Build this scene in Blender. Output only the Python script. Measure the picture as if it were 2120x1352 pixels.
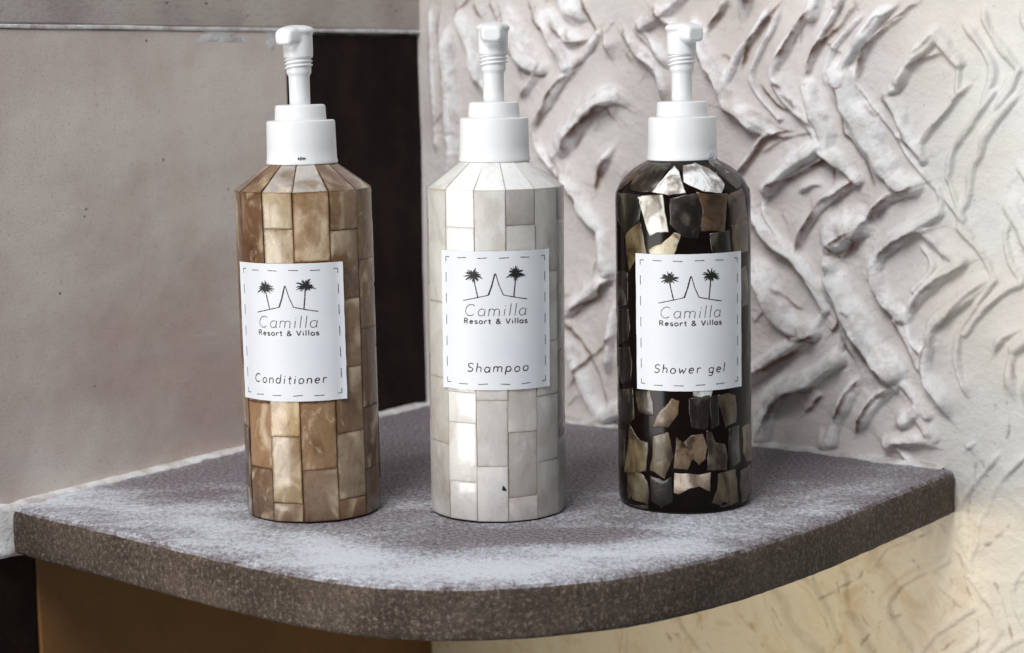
import bpy, bmesh, math, random
import numpy as np
from mathutils import Vector, Matrix

for o in list(bpy.data.objects):
    bpy.data.objects.remove(o)
scene = bpy.context.scene
COL = scene.collection
random.seed(7)
rng = np.random.default_rng(11)
R = math.radians
MM = 0.001

# ------------------------------------------------------------------ camera
CAM = Vector((0.0084717, -0.94088795, 0.22338846))
PITCH, ROLL = R(7.8), R(0.9)
fwd = Vector((0, math.cos(PITCH), -math.sin(PITCH)))
right0 = Vector((1, 0, 0)); up0 = right0.cross(fwd)
rt = right0 * math.cos(ROLL) - up0 * math.sin(ROLL)
up = up0 * math.cos(ROLL) + right0 * math.sin(ROLL)
cd = bpy.data.cameras.new('camera')
cam = bpy.data.objects.new('camera', cd); COL.objects.link(cam)
m = Matrix((rt, up, -fwd)).transposed().to_4x4(); m.translation = CAM
cam.matrix_world = m
cd.sensor_width = 36.0
cd.lens = 36.0 * 3850.0 / 2120.0
cd.clip_start = 0.01; cd.clip_end = 50
cd.dof.use_dof = True; cd.dof.focus_distance = 0.925; cd.dof.aperture_fstop = 10
scene.camera = cam
scene.render.resolution_x = 1024; scene.render.resolution_y = 653

# ------------------------------------------------------------------ light
w = bpy.data.worlds.new('World'); scene.world = w; w.use_nodes = True
bg = w.node_tree.nodes['Background']
bg.inputs[0].default_value = (0.86, 0.93, 1.0, 1); bg.inputs[1].default_value = 0.19

def area(name, loc, target, size, size_y, power, col):
    ld = bpy.data.lights.new(name, 'AREA'); ld.shape = 'RECTANGLE'
    ld.size = size; ld.size_y = size_y; ld.energy = power; ld.color = col
    o = bpy.data.objects.new(name, ld); COL.objects.link(o)
    o.location = loc
    o.rotation_euler = (Vector(target) - Vector(loc)).to_track_quat('-Z', 'Y').to_euler()
    return o
area('side_fill_light', (-1.65, -1.25, -0.22), (0.05, 0.08, 0.02), 1.0, 0.8, 28, (1.0, 0.97, 0.93))  # added low fill lamp, brightens the wall under the shelf
area('window_light', (-0.50, -1.00, 1.40), (0.02, 0.08, 0.08), 0.7, 0.7, 27, (1.0, 0.985, 0.97))

scene.view_settings.view_transform = 'Standard'
scene.view_settings.look = 'None'
scene.view_settings.exposure = 0.0
scene.view_settings.gamma = 1.0
scene.view_settings.use_curve_mapping = False
scene.render.engine = 'CYCLES'

# ------------------------------------------------------------------ helpers
def lin(c):
    def f(v):
        v /= 255.0
        return v / 12.92 if v <= 0.04045 else ((v + 0.055) / 1.055) ** 2.4
    return (f(c[0]), f(c[1]), f(c[2]), 1.0)

class NT:
    """small helper round a material's node tree"""
    def __init__(s, name):
        s.m = bpy.data.materials.new(name); s.m.use_nodes = True
        s.t = s.m.node_tree; s.b = s.t.nodes['Principled BSDF']
        s.tc = s.n('ShaderNodeTexCoord')
    def n(s, typ, **kw):
        x = s.t.nodes.new(typ)
        for k, v in kw.items(): setattr(x, k, v)
        return x
    def l(s, a, b): s.t.links.new(a, b)
    def setb(s, **kw):
        for k, v in kw.items():
            i = s.b.inputs[k.replace('_', ' ')]
            if hasattr(v, 'is_linked'): s.l(v, i)
            else: i.default_value = v
    def coord(s, kind='Object', scale=(1, 1, 1), loc=(0, 0, 0), rot=(0, 0, 0), add=None):
        src = s.tc.outputs[kind]
        if add is not None:
            a = s.n('ShaderNodeVectorMath', operation='ADD'); s.l(src, a.inputs[0]); s.l(add, a.inputs[1]); src = a.outputs[0]
        mp = s.n('ShaderNodeMapping'); s.l(src, mp.inputs[0])
        mp.inputs['Scale'].default_value = scale; mp.inputs['Location'].default_value = loc; mp.inputs['Rotation'].default_value = rot
        return mp.outputs[0]
    def noise(s, vec, scale, detail=4, rough=0.55, dist=0.0):
        x = s.n('ShaderNodeTexNoise'); s.l(vec, x.inputs['Vector'])
        x.inputs['Scale'].default_value = scale; x.inputs['Detail'].default_value = detail
        x.inputs['Roughness'].default_value = rough; x.inputs['Distortion'].default_value = dist
        return x.outputs[0]
    def voro(s, vec, scale, feature='F1', out='Distance', rnd=1.0):
        x = s.n('ShaderNodeTexVoronoi', feature=feature); s.l(vec, x.inputs['Vector'])
        x.inputs['Scale'].default_value = scale
        return x.outputs[out]
    def ramp(s, f, lo, hi, a=0.0, b=1.0):
        x = s.n('ShaderNodeMapRange'); x.interpolation_type = 'SMOOTHSTEP'; x.clamp = True
        s.l(f, x.inputs[0])
        for i, v in zip((1, 2, 3, 4), (lo, hi, a, b)): x.inputs[i].default_value = v
        return x.outputs[0]
    def mix(s, f, a, b, blend='MIX'):
        x = s.n('ShaderNodeMix', data_type='RGBA', blend_type=blend)
        for i, v in ((0, f), (6, a), (7, b)):
            if hasattr(v, 'is_linked'): s.l(v, x.inputs[i])
            elif i == 0: x.inputs[0].default_value = v
            else: x.inputs[i].default_value = v if len(v) == 4 else (*v, 1)
        return x.outputs[2]
    def math(s, op, a, b=0.0):
        x = s.n('ShaderNodeMath', operation=op)
        for i, v in ((0, a), (1, b)):
            if hasattr(v, 'is_linked'): s.l(v, x.inputs[i])
            else: x.inputs[i].default_value = v
        return x.outputs[0]
    def bump(s, h, strength=0.3, dist=0.001, prev=None):
        x = s.n('ShaderNodeBump'); x.inputs['Strength'].default_value = strength; x.inputs['Distance'].default_value = dist
        s.l(h, x.inputs['Height'])
        if prev is not None: s.l(prev, x.inputs['Normal'])
        return x.outputs[0]
    def attr(s, name, out='Fac'):
        x = s.n('ShaderNodeAttribute'); x.attribute_name = name
        return x.outputs[out]

def mesh_obj(name, verts, faces, mat=None, parent=None, smooth=True):
    me = bpy.data.meshes.new(name)
    me.from_pydata([tuple(v) for v in verts], [], faces)
    me.validate(); me.update()
    if mat: me.materials.append(mat)
    if smooth: me.polygons.foreach_set('use_smooth', [True] * len(me.polygons))
    o = bpy.data.objects.new(name, me); COL.objects.link(o)
    if parent: o.parent = parent
    return o

def tag(o, label=None, category=None, group=None, kind=None):
    if label: o['label'] = label
    if category: o['category'] = category
    if group: o['group'] = group
    if kind: o['kind'] = kind
    return o

def fix_normals(o):
    bm = bmesh.new(); bm.from_mesh(o.data)
    bmesh.ops.recalc_face_normals(bm, faces=bm.faces)
    bm.to_mesh(o.data); bm.free()

def lathe(name, prof, mat, parent, segs=96, ribs=None, cap=True):
    """prof: (r mm, z mm) from bottom to top"""
    vs, fs = [], []
    for (r, z) in prof:
        for k in range(segs):
            a = 2 * math.pi * k / segs
            rr = r
            if ribs and ribs[0] < z < ribs[1] and k % 3 == 0: rr = r - ribs[2]
            vs.append((rr * MM * math.sin(a), -rr * MM * math.cos(a), z * MM))
    n = len(prof)
    for i in range(n - 1):
        for k in range(segs):
            k2 = (k + 1) % segs
            fs.append((i * segs + k, i * segs + k2, (i + 1) * segs + k2, (i + 1) * segs + k))
    if cap:
        fs.append(tuple(range(segs))[::-1]); fs.append(tuple((n - 1) * segs + k for k in range(segs)))
    o = mesh_obj(name, vs, fs, mat, parent)
    o.data.set_sharp_from_angle(angle=R(40))
    return o

# ------------------------------------------------------------------ materials
def mat_relief():
    s = NT('relief_plaster')
    v = s.coord('Object')
    base = s.mix(s.ramp(s.noise(v, 14, 4), 0.35, 0.65), lin((218, 214, 212)), lin((205, 198, 195)))
    base = s.mix(s.ramp(s.noise(v, 60, 5, 0.7), 0.52, 0.75, 0, 0.35), base, lin((222, 218, 219)))
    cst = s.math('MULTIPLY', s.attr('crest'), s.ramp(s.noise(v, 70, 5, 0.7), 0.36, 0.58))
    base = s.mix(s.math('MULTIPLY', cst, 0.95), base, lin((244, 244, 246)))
    cream = s.mix(s.ramp(s.noise(v, 9, 4), 0.35, 0.65), lin((216, 216, 213)), lin((210, 206, 199)))
    c = s.mix(s.attr('cream'), base, cream)
    low = s.mix(s.ramp(s.noise(v, 30, 6, 0.65, 1.6), 0.45, 0.72), lin((244, 225, 186)), lin((226, 196, 146)))  # warm bounce light below the shelf, put into the plaster colour
    c = s.mix(s.attr('low'), c, low)
    vein = s.math('MULTIPLY', s.ramp(s.noise(v, 38, 8, 0.7, 2.5), 0.60, 0.72), s.attr('low'))
    c = s.mix(s.math('MULTIPLY', vein, 0.5), c, lin((150, 105, 58)))
    st = s.math('MULTIPLY', s.attr('lip_shade_cracks'), s.ramp(s.noise(v, 90, 5, 0.65), 0.3, 0.6, 0.25, 1.0))  # brown shade painted under the ridge lips, plus the brown cracks
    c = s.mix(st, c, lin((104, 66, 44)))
    spk = s.ramp(s.noise(v, 420, 2, 0.5), 0.70, 0.78, 0, 0.45)
    c = s.mix(spk, c, lin((95, 75, 68)))
    n1 = s.bump(s.noise(v, 900, 3, 0.6), 0.25, 0.0006)
    n2 = s.bump(s.noise(v, 160, 6, 0.7), 0.5, 0.0022, n1)
    s.setb(Base_Color=c, Roughness=0.62, Normal=n2)
    s.b.inputs['Specular IOR Level'].default_value = 0.35
    return s.m

def mat_panel():
    s = NT('smooth_plaster')
    v = s.coord('Object')
    c = s.mix(s.ramp(s.noise(v, 8, 4, 0.6), 0.36, 0.66), lin((222, 214, 207)), lin((203, 185, 179)))
    c = s.mix(s.ramp(s.noise(s.coord('Object', (1.0, 1, 5), rot=(0, 0.12, 0)), 9, 5, 0.6), 0.55, 0.75, 0, 0.4), c, lin((202, 200, 202)))
    c = s.mix(s.ramp(s.noise(v, 22, 5, 0.6), 0.5, 0.85, 0, 0.4), c, lin((182, 164, 154)))
    c = s.mix(s.ramp(s.noise(v, 900, 2), 0.5, 0.72, 0, 0.3), c, lin((130, 120, 112)))
    c = s.mix(s.ramp(s.noise(v, 300, 4, 0.7), 0.55, 0.72, 0, 0.35), c, lin((150, 138, 130)))
    scr = s.ramp(s.noise(s.coord('Object', (1.5, 1, 14), rot=(0, -0.18, 0)), 12, 4, 0.7), 0.64, 0.74, 0, 0.6)
    c = s.mix(scr, c, lin((214, 213, 214)))
    pit = s.ramp(s.voro(v, 60), 0.03, 0.07, 1, 0)
    pit = s.math('MULTIPLY', pit, s.ramp(s.noise(v, 22, 2), 0.50, 0.56))
    c = s.mix(s.math('MULTIPLY', pit, 0.8), c, lin((70, 58, 50)))
    stri = s.noise(s.coord('Object', (6, 1, 70), rot=(0, 0.10, 0)), 5, 6, 0.6)
    n = s.bump(s.noise(v, 1100, 2), 0.25, 0.0005)
    n = s.bump(stri, 0.10, 0.0006, n)
    n = s.bump(s.noise(v, 14, 3), 0.5, 0.004, n)
    s.setb(Base_Color=c, Roughness=0.5, Normal=n)
    s.b.inputs['Specular IOR Level'].default_value = 0.3
    return s.m

def mat_stone():
    s = NT('pitted_stone')
    v = s.coord('Object')
    c = s.mix(s.ramp(s.noise(v, 12, 4), 0.35, 0.65), lin((190, 184, 178)), lin((166, 154, 150)))
    c = s.mix(s.ramp(s.noise(s.coord('Object', (1, 1, 4)), 120, 5, 0.7), 0.5, 0.75, 0, 0.5), c, lin((125, 114, 108)))
    vv = s.coord('Object', (1, 1, 1.8))
    pit = s.ramp(s.voro(vv, 70), 0.06, 0.13, 1, 0)
    pit = s.math('MULTIPLY', pit, s.ramp(s.noise(v, 30, 2), 0.48, 0.56))
    c = s.mix(s.math('MULTIPLY', pit, 0.9), c, lin((48, 38, 34)))
    n = s.bump(s.noise(v, 400, 4, 0.7), 0.4, 0.001)
    n = s.bump(s.math('MULTIPLY', pit, -1.0), 0.8, 0.002, n)
    s.setb(Base_Color=c, Roughness=0.75, Normal=n)
    return s.m

def mat_dark():
    s = NT('dark_stone_tile')
    v = s.coord('Object')
    c = s.mix(s.ramp(s.noise(v, 18, 5, 0.65), 0.35, 0.7), lin((18, 11, 9)), lin((40, 27, 22)))
    c = s.mix(s.ramp(s.noise(v, 160, 4, 0.7), 0.62, 0.75, 0, 0.6), c, lin((70, 52, 40)))
    n = s.bump(s.noise(v, 260, 5, 0.7), 0.5, 0.0015)
    s.setb(Base_Color=c, Roughness=0.7, Normal=n)
    s.b.inputs['Specular IOR Level'].default_value = 0.15
    return s.m

def mat_ochre():
    s = NT('ochre_plaster')
    v = s.coord('Object')
    c = s.mix(s.ramp(s.noise(v, 10, 4), 0.3, 0.7), lin((138, 98, 52)), lin((120, 82, 40)))
    c = s.mix(s.ramp(s.noise(v, 500, 2), 0.55, 0.75, 0, 0.3), c, lin((100, 68, 34)))
    s.setb(Base_Color=c, Roughness=0.7, Normal=s.bump(s.noise(v, 300, 4), 0.3, 0.001))
    return s.m

def mat_slab():
    s = NT('dark_cement_stone')
    v = s.coord('Object')
    c = s.mix(s.ramp(s.noise(v, 25, 4), 0.35, 0.65), lin((88, 74, 64)), lin((66, 52, 42)))
    g = s.noise(v, 480, 4, 0.85)
    c = s.mix(s.ramp(g, 0.50, 0.68, 0, 0.75), c, lin((150, 136, 122)))
    c = s.mix(s.ramp(g, 0.46, 0.36, 0, 0.75), c, lin((34, 25, 21)))
    dk = s.ramp(s.noise(v, 13, 4), 0.58, 0.7, 0, 0.6)
    c = s.mix(dk, c, lin((52, 40, 34)))
    # pale lime deposit lying on the top face only
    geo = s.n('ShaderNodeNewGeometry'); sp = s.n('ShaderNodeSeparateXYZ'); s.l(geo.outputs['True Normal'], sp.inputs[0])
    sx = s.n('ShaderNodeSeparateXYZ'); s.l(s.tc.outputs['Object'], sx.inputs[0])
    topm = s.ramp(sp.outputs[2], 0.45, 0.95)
    dep = s.attr('lime')
    big = s.noise(s.coord('Object', (1, 1.7, 1)), 16, 5, 0.6, 0.4)
    depm = s.math('ADD', dep, s.math('MULTIPLY', s.math('SUBTRACT', big, 0.5), 1.8))
    grain = s.noise(s.coord('Object', (1.0, 0.55, 1)), 360, 6, 0.95)
    fac = s.math('ADD', depm, s.math('MULTIPLY', s.math('SUBTRACT', grain, 0.5), 3.4))
    f2 = s.math('MULTIPLY', s.ramp(fac, 0.0, 0.95, 0.0, 0.96), topm)
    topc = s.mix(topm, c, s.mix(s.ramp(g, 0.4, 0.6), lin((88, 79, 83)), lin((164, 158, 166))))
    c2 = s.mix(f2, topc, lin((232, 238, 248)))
    n = s.bump(s.noise(s.coord('Object', (1.0, 0.6, 1)), 420, 5, 0.85), 0.8, 0.002)
    n = s.bump(s.noise(v, 120, 4, 0.6), 0.4, 0.002, n)
    s.setb(Base_Color=c2, Roughness=0.6, Normal=n)
    s.b.inputs['Specular IOR Level'].default_value = 0.4
    return s.m

def mat_mortar():
    s = NT('white_mortar')
    v = s.coord('Object')
    c = s.mix(s.ramp(s.noise(v, 60, 5, 0.7), 0.35, 0.7), lin((226, 228, 230)), lin((176, 168, 164)))
    s.setb(Base_Color=c, Roughness=0.8, Normal=s.bump(s.noise(v, 300, 5, 0.7), 0.6, 0.002))
    return s.m

def mat_plastic():
    s = NT('white_plastic')
    s.setb(Base_Color=lin((226, 228, 230)), Roughness=0.36)
    s.b.inputs['Subsurface Weight'].default_value = 0.15
    s.b.inputs['Subsurface Radius'].default_value = (0.004, 0.004, 0.004)
    v = s.coord('Object')
    s.setb(Normal=s.bump(s.noise(v, 260, 2), 0.06, 0.0006))
    return s.m

def mat_paper():
    s = NT('label_paper')
    v = s.coord('Object')
    c = s.mix(s.ramp(s.noise(v, 40, 3), 0.3, 0.7), lin((218, 221, 226)), lin((212, 216, 222)))
    s.setb(Base_Color=c, Roughness=0.55, Normal=s.bump(s.noise(v, 60, 3), 0.12, 0.0008))
    return s.m

def mat_ink(name, col):
    s = NT(name); s.setb(Base_Color=lin(col), Roughness=0.6); return s.m

def mat_pearl(name, mott, coat, dark, light, bigs=60, lit=(0.6, 0.5), thr=0.51):
    """shell: colour of each piece comes from its own object colour"""
    s = NT(name)
    oi = s.n('ShaderNodeObjectInfo')
    off = s.n('ShaderNodeVectorMath', operation='SCALE')
    cmb = s.n('ShaderNodeCombineXYZ')
    for i in range(3): s.l(oi.outputs['Random'], cmb.inputs[i])
    s.l(cmb.outputs[0], off.inputs[0]); off.inputs['Scale'].default_value = 7.0
    v = s.coord('Object', add=off.outputs[0])
    base = oi.outputs['Color']
    dk = s.mix(1.0, base, dark, 'MULTIPLY')
    lt = s.mix(lit[0], base, light)
    big = s.noise(s.coord('Object', (1, 1, 0.7), rot=(0.3, 0.4, 0.2), add=off.outputs[0]), bigs, 3, 0.5, 0.6)
    a = s.noise(s.coord('Object', (1, 1, 0.6), rot=(0.3, 0.5, 0.2), add=off.outputs[0]), 130, 7, 0.68, 1.2)
    c = s.mix(s.ramp(big, thr, thr + 0.18, 0, mott), base, dk)
    c = s.mix(s.ramp(big, 0.48, 0.30, 0, mott), c, lt)
    c = s.mix(s.ramp(a, 0.54, 0.72, 0, mott * 0.8), c, s.mix(1.0, c, dark, 'MULTIPLY'))
    c = s.mix(s.ramp(a, 0.46, 0.30, 0, mott * 0.7), c, s.mix(lit[1], c, light))
    fib = s.noise(s.coord('Object', (5, 5, 0.9), rot=(0.25, 0.35, 0), add=off.outputs[0]), 110, 6, 0.65, 1.4)
    c = s.mix(s.ramp(fib, 0.56, 0.70, 0, mott * 0.35), c, s.mix(1.0, c, dark, 'MULTIPLY'))
    vein = s.ramp(s.math('ABSOLUTE', s.math('SUBTRACT', s.noise(v, 55, 5, 0.6, 2.0), 0.5)), 0.0, 0.010, mott * 0.6, 0.0)
    c = s.mix(vein, c, s.mix(1.0, c, dark, 'MULTIPLY'))
    # resin has soaked into the rim of each piece
    rim = s.math('SUBTRACT', 1.0, s.attr('inner'))
    rim = s.ramp(s.math('ADD', rim, s.math('MULTIPLY', s.math('SUBTRACT', a, 0.5), 1.2)), 0.35, 1.0, 0, mott)
    c = s.mix(rim, c, s.mix(1.0, c, dark, 'MULTIPLY'))
    n = s.bump(fib, 0.16, 0.0006)
    n = s.bump(s.noise(v, 45, 3, 0.5, 0.5), 0.30, 0.0025, n)
    s.setb(Base_Color=c, Roughness=s.ramp(a, 0.3, 0.7, 0.24, 0.42), Normal=n)
    s.b.inputs['Coat Weight'].default_value = coat
    s.b.inputs['Coat Roughness'].default_value = 0.12
    s.b.inputs['Specular IOR Level'].default_value = 0.5
    return s.m

def mat_plain(name, col, rough=0.6, coat=0.0):
    s = NT(name)
    v = s.coord('Object')
    c = s.mix(s.ramp(s.noise(v, 120, 4), 0.3, 0.7), lin(col), tuple(0.72 * x for x in lin(col)[:3]) + (1,))
    s.setb(Base_Color=c, Roughness=rough)
    s.b.inputs['Coat Weight'].default_value = coat
    return s.m

M_RELIEF, M_PANEL, M_STONE, M_DARK, M_OCHRE = mat_relief(), mat_panel(), mat_stone(), mat_dark(), mat_ochre()
M_SLAB, M_MORTAR, M_PLASTIC, M_PAPER = mat_slab(), mat_mortar(), mat_plastic(), mat_paper()
M_INK = mat_ink('black_ink', (26, 24, 24)); M_INKG = mat_ink('grey_ink', (72, 74, 76))
M_PEARLB = mat_pearl('brown_capiz_shell', 0.8, 0.35, (0.52, 0.38, 0.26, 1), lin((232, 216, 188)))
M_PEARLW = mat_pearl('white_capiz_shell', 0.52, 0.45, (0.70, 0.64, 0.58, 1), lin((232, 230, 224)))
M_PEARLD = mat_pearl('dark_pen_shell', 0.85, 0.2, (0.16, 0.11, 0.07, 1), lin((186, 178, 160)), 85, (0.16, 0.06), 0.44)
M_JOINTB = mat_plain('brown_resin_joint', (92, 62, 42), 0.4, 0.3)
M_JOINTW = mat_plain('grey_resin_joint', (198, 191, 184), 0.4, 0.3)
M_RESIN = mat_plain('black_resin', (20, 13, 10), 0.16, 0.0)
M_RESIN.node_tree.nodes['Principled BSDF'].inputs['Specular IOR Level'].default_value = 0.12
M_BASE = mat_plain('dark_base', (20, 16, 14), 0.7)
def mat_scrap():
    s = NT('clear_film')
    s.setb(Base_Color=(0.9, 0.92, 0.95, 1), Roughness=0.12)
    s.b.inputs['Transmission Weight'].default_value = 0.9
    s.b.inputs['IOR'].default_value = 1.2
    return s.m
M_FILM = mat_scrap()

# ------------------------------------------------------------------ setting: the corner
K = Vector((-0.04989377, 0.3139322, 0.0))                 # where the two walls meet at shelf height
DL = Vector((-0.5860122, -0.81030223, 0)); NL = Vector((0.81030223, -0.5860122, 0))
DR = Vector((0.78742173, -0.61641464, 0)); NR = Vector((-0.61641464, -0.78742173, 0))

# crest lines of the trowelled relief on the right wall: (height mm, [(along wall mm, up mm), ...])
RIDGES = [
 (5, [(120.3, 232.1), (114.4, 241.2), (107.3, 249.5), (100.9, 253.0), (93.8, 266.8)]),
 (4, [(124.2, 242.5), (117.1, 248.9), (111.6, 257.2)]),
 (3, [(140.5, 243.6), (133.9, 241.4), (124.2, 242.5)]),
 (5, [(146.8, 248.2), (140.0, 257.5), (134.9, 266.2)]),
 (3, [(156.1, 234.7), (154.0, 241.2), (151.2, 248.9)]),
 (7, [(86.8, 222.2), (85.7, 228.4), (77.7, 239.8), (70.0, 250.8)]),
 (3, [(105.1, 230.2), (95.6, 216.6), (85.3, 207.2)]),
 (4, [(127.3, 221.1), (119.3, 216.4), (108.1, 201.9), (100.6, 191.8), (97.0, 186.9)]),
 (7, [(159.4, 196.2), (155.8, 201.9), (151.4, 202.2), (143.7, 197.1), (133.2, 189.2), (126.0, 181.9), (123.2, 173.4)]),
 (5, [(50.9, 218.3), (45.3, 236.8), (41.1, 248.1), (32.5, 264.5)]),
 (4, [(54.7, 258.0), (48.0, 268.4)]),
 (4, [(67.8, 257.0), (61.3, 267.9)]),
 (4, [(23.4, 169.5), (21.4, 203.6), (19.7, 233.8), (18.4, 263.4)]),
 (4, [(194.7, 206.7), (192.3, 220.4), (187.4, 226.0), (175.9, 234.3), (164.9, 248.6)]),
 (3, [(194.1, 230.8), (185.8, 242.5), (179.2, 251.7)]),
 (5, [(236.6, 202.9), (234.3, 213.1), (230.3, 219.4), (226.2, 222.0), (223.9, 230.3), (216.8, 240.4), (198.4, 251.7), (189.1, 260.9)]),
 (4, [(238.9, 261.8), (234.3, 255.5), (227.3, 246.9)]),
 (4.5, [(274.8, 261.3), (264.3, 249.3), (257.6, 240.3), (251.4, 229.8), (249.2, 225.1)]),
 (4, [(298.0, 255.4), (289.1, 248.6), (280.3, 237.0), (273.7, 227.5)]),
 (5, [(324.1, 257.7), (310.7, 246.1), (300.6, 235.2), (295.1, 227.2), (293.3, 217.3)]),
 (3, [(316.3, 259.9), (311.2, 251.2), (302.8, 239.8)]),
 (7, [(257.7, 185.1), (255.4, 189.9), (247.5, 196.4), (242.3, 198.3), (235.9, 199.8)]),
 (4.5, [(297.0, 188.2), (291.0, 193.1), (282.8, 197.8), (272.9, 203.1), (262.2, 215.1)]),
 (4, [(288.1, 198.4), (280.5, 206.4), (272.2, 216.2)]),
 (2, [(283.8, 185.3), (272.9, 190.0), (257.7, 199.7)]),
 (4.5, [(283.8, 185.0), (271.7, 183.0), (264.6, 178.1), (257.1, 170.1), (245.9, 159.7)]),
 (2.5, [(298.5, 186.8), (273.0, 181.3), (261.7, 173.9)]),
 (4, [(361.1, 257.0), (352.8, 251.8), (340.6, 243.2), (333.0, 236.4), (328.6, 230.9), (325.2, 218.9)]),
 (2.5, [(350.1, 257.9), (343.2, 250.8), (337.6, 249.1), (331.5, 241.0)]),
 (2.5, [(371.3, 240.0), (360.1, 228.5)]),
 (4, [(384.3, 222.6), (380.9, 226.3), (374.9, 230.1), (364.1, 226.6), (356.1, 221.2), (351.3, 211.7)]),
 (3.5, [(391.7, 213.2), (383.2, 205.2), (373.5, 193.4), (366.8, 186.0), (364.3, 181.4)]),
 (3.5, [(356.7, 182.7), (347.4, 199.2), (341.1, 208.0)]),
 (4, [(364.7, 170.5), (362.6, 174.5), (357.9, 179.0), (349.6, 185.3)]),
 (5, [(337.0, 156.8), (336.3, 162.5), (329.3, 173.5), (322.8, 182.4), (317.6, 186.9), (316.3, 196.5), (314.7, 210.6), (308.2, 216.6)]),
 (1.2, [(404.5, 221.1), (396.6, 235.0), (386.7, 245.8)]),
 (1.5, [(419.5, 220.3), (402.2, 241.6), (398.1, 256.2)]),
 (1.5, [(413.0, 217.9), (407.6, 204.1)]),
 (2, [(421.8, 209.9), (411.0, 197.9), (401.4, 185.0), (398.3, 174.5), (393.5, 166.9), (392.2, 158.2)]),
 (2, [(401.9, 202.8), (394.1, 193.0), (387.8, 184.8), (382.6, 175.6)]),
 (6, [(145.4, 122.6), (134.0, 135.3), (130.7, 144.3), (116.5, 156.5)]),
 (5, [(155.5, 170.0), (145.1, 159.2), (142.4, 149.8)]),
 (6, [(145.2, 99.4), (145.3, 112.3), (142.0, 119.7)]),
 (5, [(156.6, 93.6), (142.3, 81.8), (125.2, 72.6)]),
 (5, [(151.7, 15.7), (143.7, 36.8), (128.8, 57.3), (119.4, 67.6)]),
 (4, [(160.7, 59.7), (140.0, 42.7), (120.7, 22.2)]),
 (7, [(311.2, 158.1), (311.4, 166.6), (306.7, 170.7), (302.4, 169.5), (293.4, 164.9), (283.0, 159.4), (275.3, 155.8), (268.6, 151.1)]),
 (7, [(326.4, 159.3), (318.6, 154.4), (311.2, 150.9), (302.6, 147.3), (297.3, 138.0), (291.4, 128.5), (288.6, 117.7)]),
 (8, [(361.4, 157.1), (348.3, 151.9), (340.1, 146.6), (331.5, 137.8), (327.9, 131.9), (322.6, 122.0), (317.4, 115.7)]),
 (5, [(317.4, 116.0), (309.9, 123.1)]),
 (5, [(326.7, 131.3), (318.5, 127.7), (309.9, 123.1)]),
 (6.5, [(374.0, 132.7), (365.9, 131.0), (355.7, 127.9), (347.3, 122.3), (341.7, 115.8)]),
 (6, [(305.3, 86.0), (298.3, 95.7), (293.8, 103.3), (280.3, 113.9), (269.3, 123.6), (259.5, 136.6)]),
 (3.5, [(292.3, 84.5), (283.4, 89.9), (272.7, 96.1)]),
 (5, [(271.2, 69.9), (268.8, 82.7), (262.6, 93.5), (254.0, 99.1)]),
 (3.5, [(326.6, 55.0), (320.1, 65.6), (317.2, 78.6), (316.2, 86.1), (311.7, 95.1), (306.4, 102.6)]),
 (5, [(363.6, 56.1), (359.3, 68.7), (345.0, 86.6), (337.1, 99.1), (331.9, 104.0)]),
 (6.5, [(391.9, 115.1), (375.9, 105.4), (366.4, 97.8), (360.1, 88.2)]),
 (2.5, [(380.3, 115.0), (380.2, 119.6), (375.5, 125.5), (368.5, 131.6)]),
 (3, [(394.1, 132.7), (386.1, 141.1), (377.7, 150.4)]),
 (2.5, [(401.6, 119.8), (391.7, 129.4), (382.8, 135.9)]),
 (3.5, [(404.7, 108.1), (393.3, 100.0), (384.2, 90.0), (380.3, 84.4), (373.5, 76.9)]),
 (5, [(383.8, 28.7), (377.0, 39.0), (369.9, 47.6), (368.2, 57.6), (370.1, 66.3), (373.5, 76.3)]),
 (2, [(422.8, 106.2), (414.5, 101.8), (402.2, 91.0)]),
 (1.5, [(419.5, 170.2), (418.6, 163.5), (414.3, 160.3), (414.2, 154.0)]),
 (2.5, [(424.7, 83.0), (413.6, 76.1), (408.0, 66.1)]),
 (1, [(389.7, 80.5), (385.1, 69.3), (384.7, 60.9)]),
 (4.5, [(300.0, 70.9), (292.5, 66.1)]),
 (7, [(290.3, 59.9), (275.8, 53.3), (266.7, 47.0), (255.8, 39.9)]),
 (7, [(300.3, 39.9), (291.4, 36.2), (280.8, 31.8), (273.0, 26.4), (268.4, 19.8), (266.5, 15.2)]),
 (7, [(348.3, 45.4), (344.9, 50.4), (336.1, 56.6), (333.3, 57.5), (328.1, 64.3), (323.1, 72.6)]),
 (5, [(327.7, 46.3), (321.9, 37.9), (318.2, 30.2), (314.0, 21.0)]),
 (5, [(347.7, 41.5), (338.5, 36.1), (332.8, 27.4), (327.9, 19.6), (324.9, 12.8)]),
 (4, [(303.5, 35.3), (292.7, 22.8)]),
 (5, [(316.2, 79.4), (310.4, 72.2)]),
 (5, [(367.2, 14.0), (351.7, 11.5), (346.7, 6.7)]),
 (4, [(229.9, 143.7), (216.2, 128.7), (202.2, 107.5)]),
 (4, [(177.7, 142.1), (166.7, 123.8), (162.9, 99.4)]),
 (4, [(226.3, 43.8), (202.1, 65.8), (188.0, 82.8)]),
 (4, [(236.6, 62.4), (222.9, 37.6), (201.9, 20.6)]),
 (4, [(84.1, 164.2), (59.7, 138.5), (34.7, 121.7)]),
 (4, [(74.3, 69.3), (50.8, 106.3), (26.7, 137.5)]),
 (4, [(94.1, 64.3), (73.8, 43.6), (48.8, 15.6)]),
]
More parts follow.
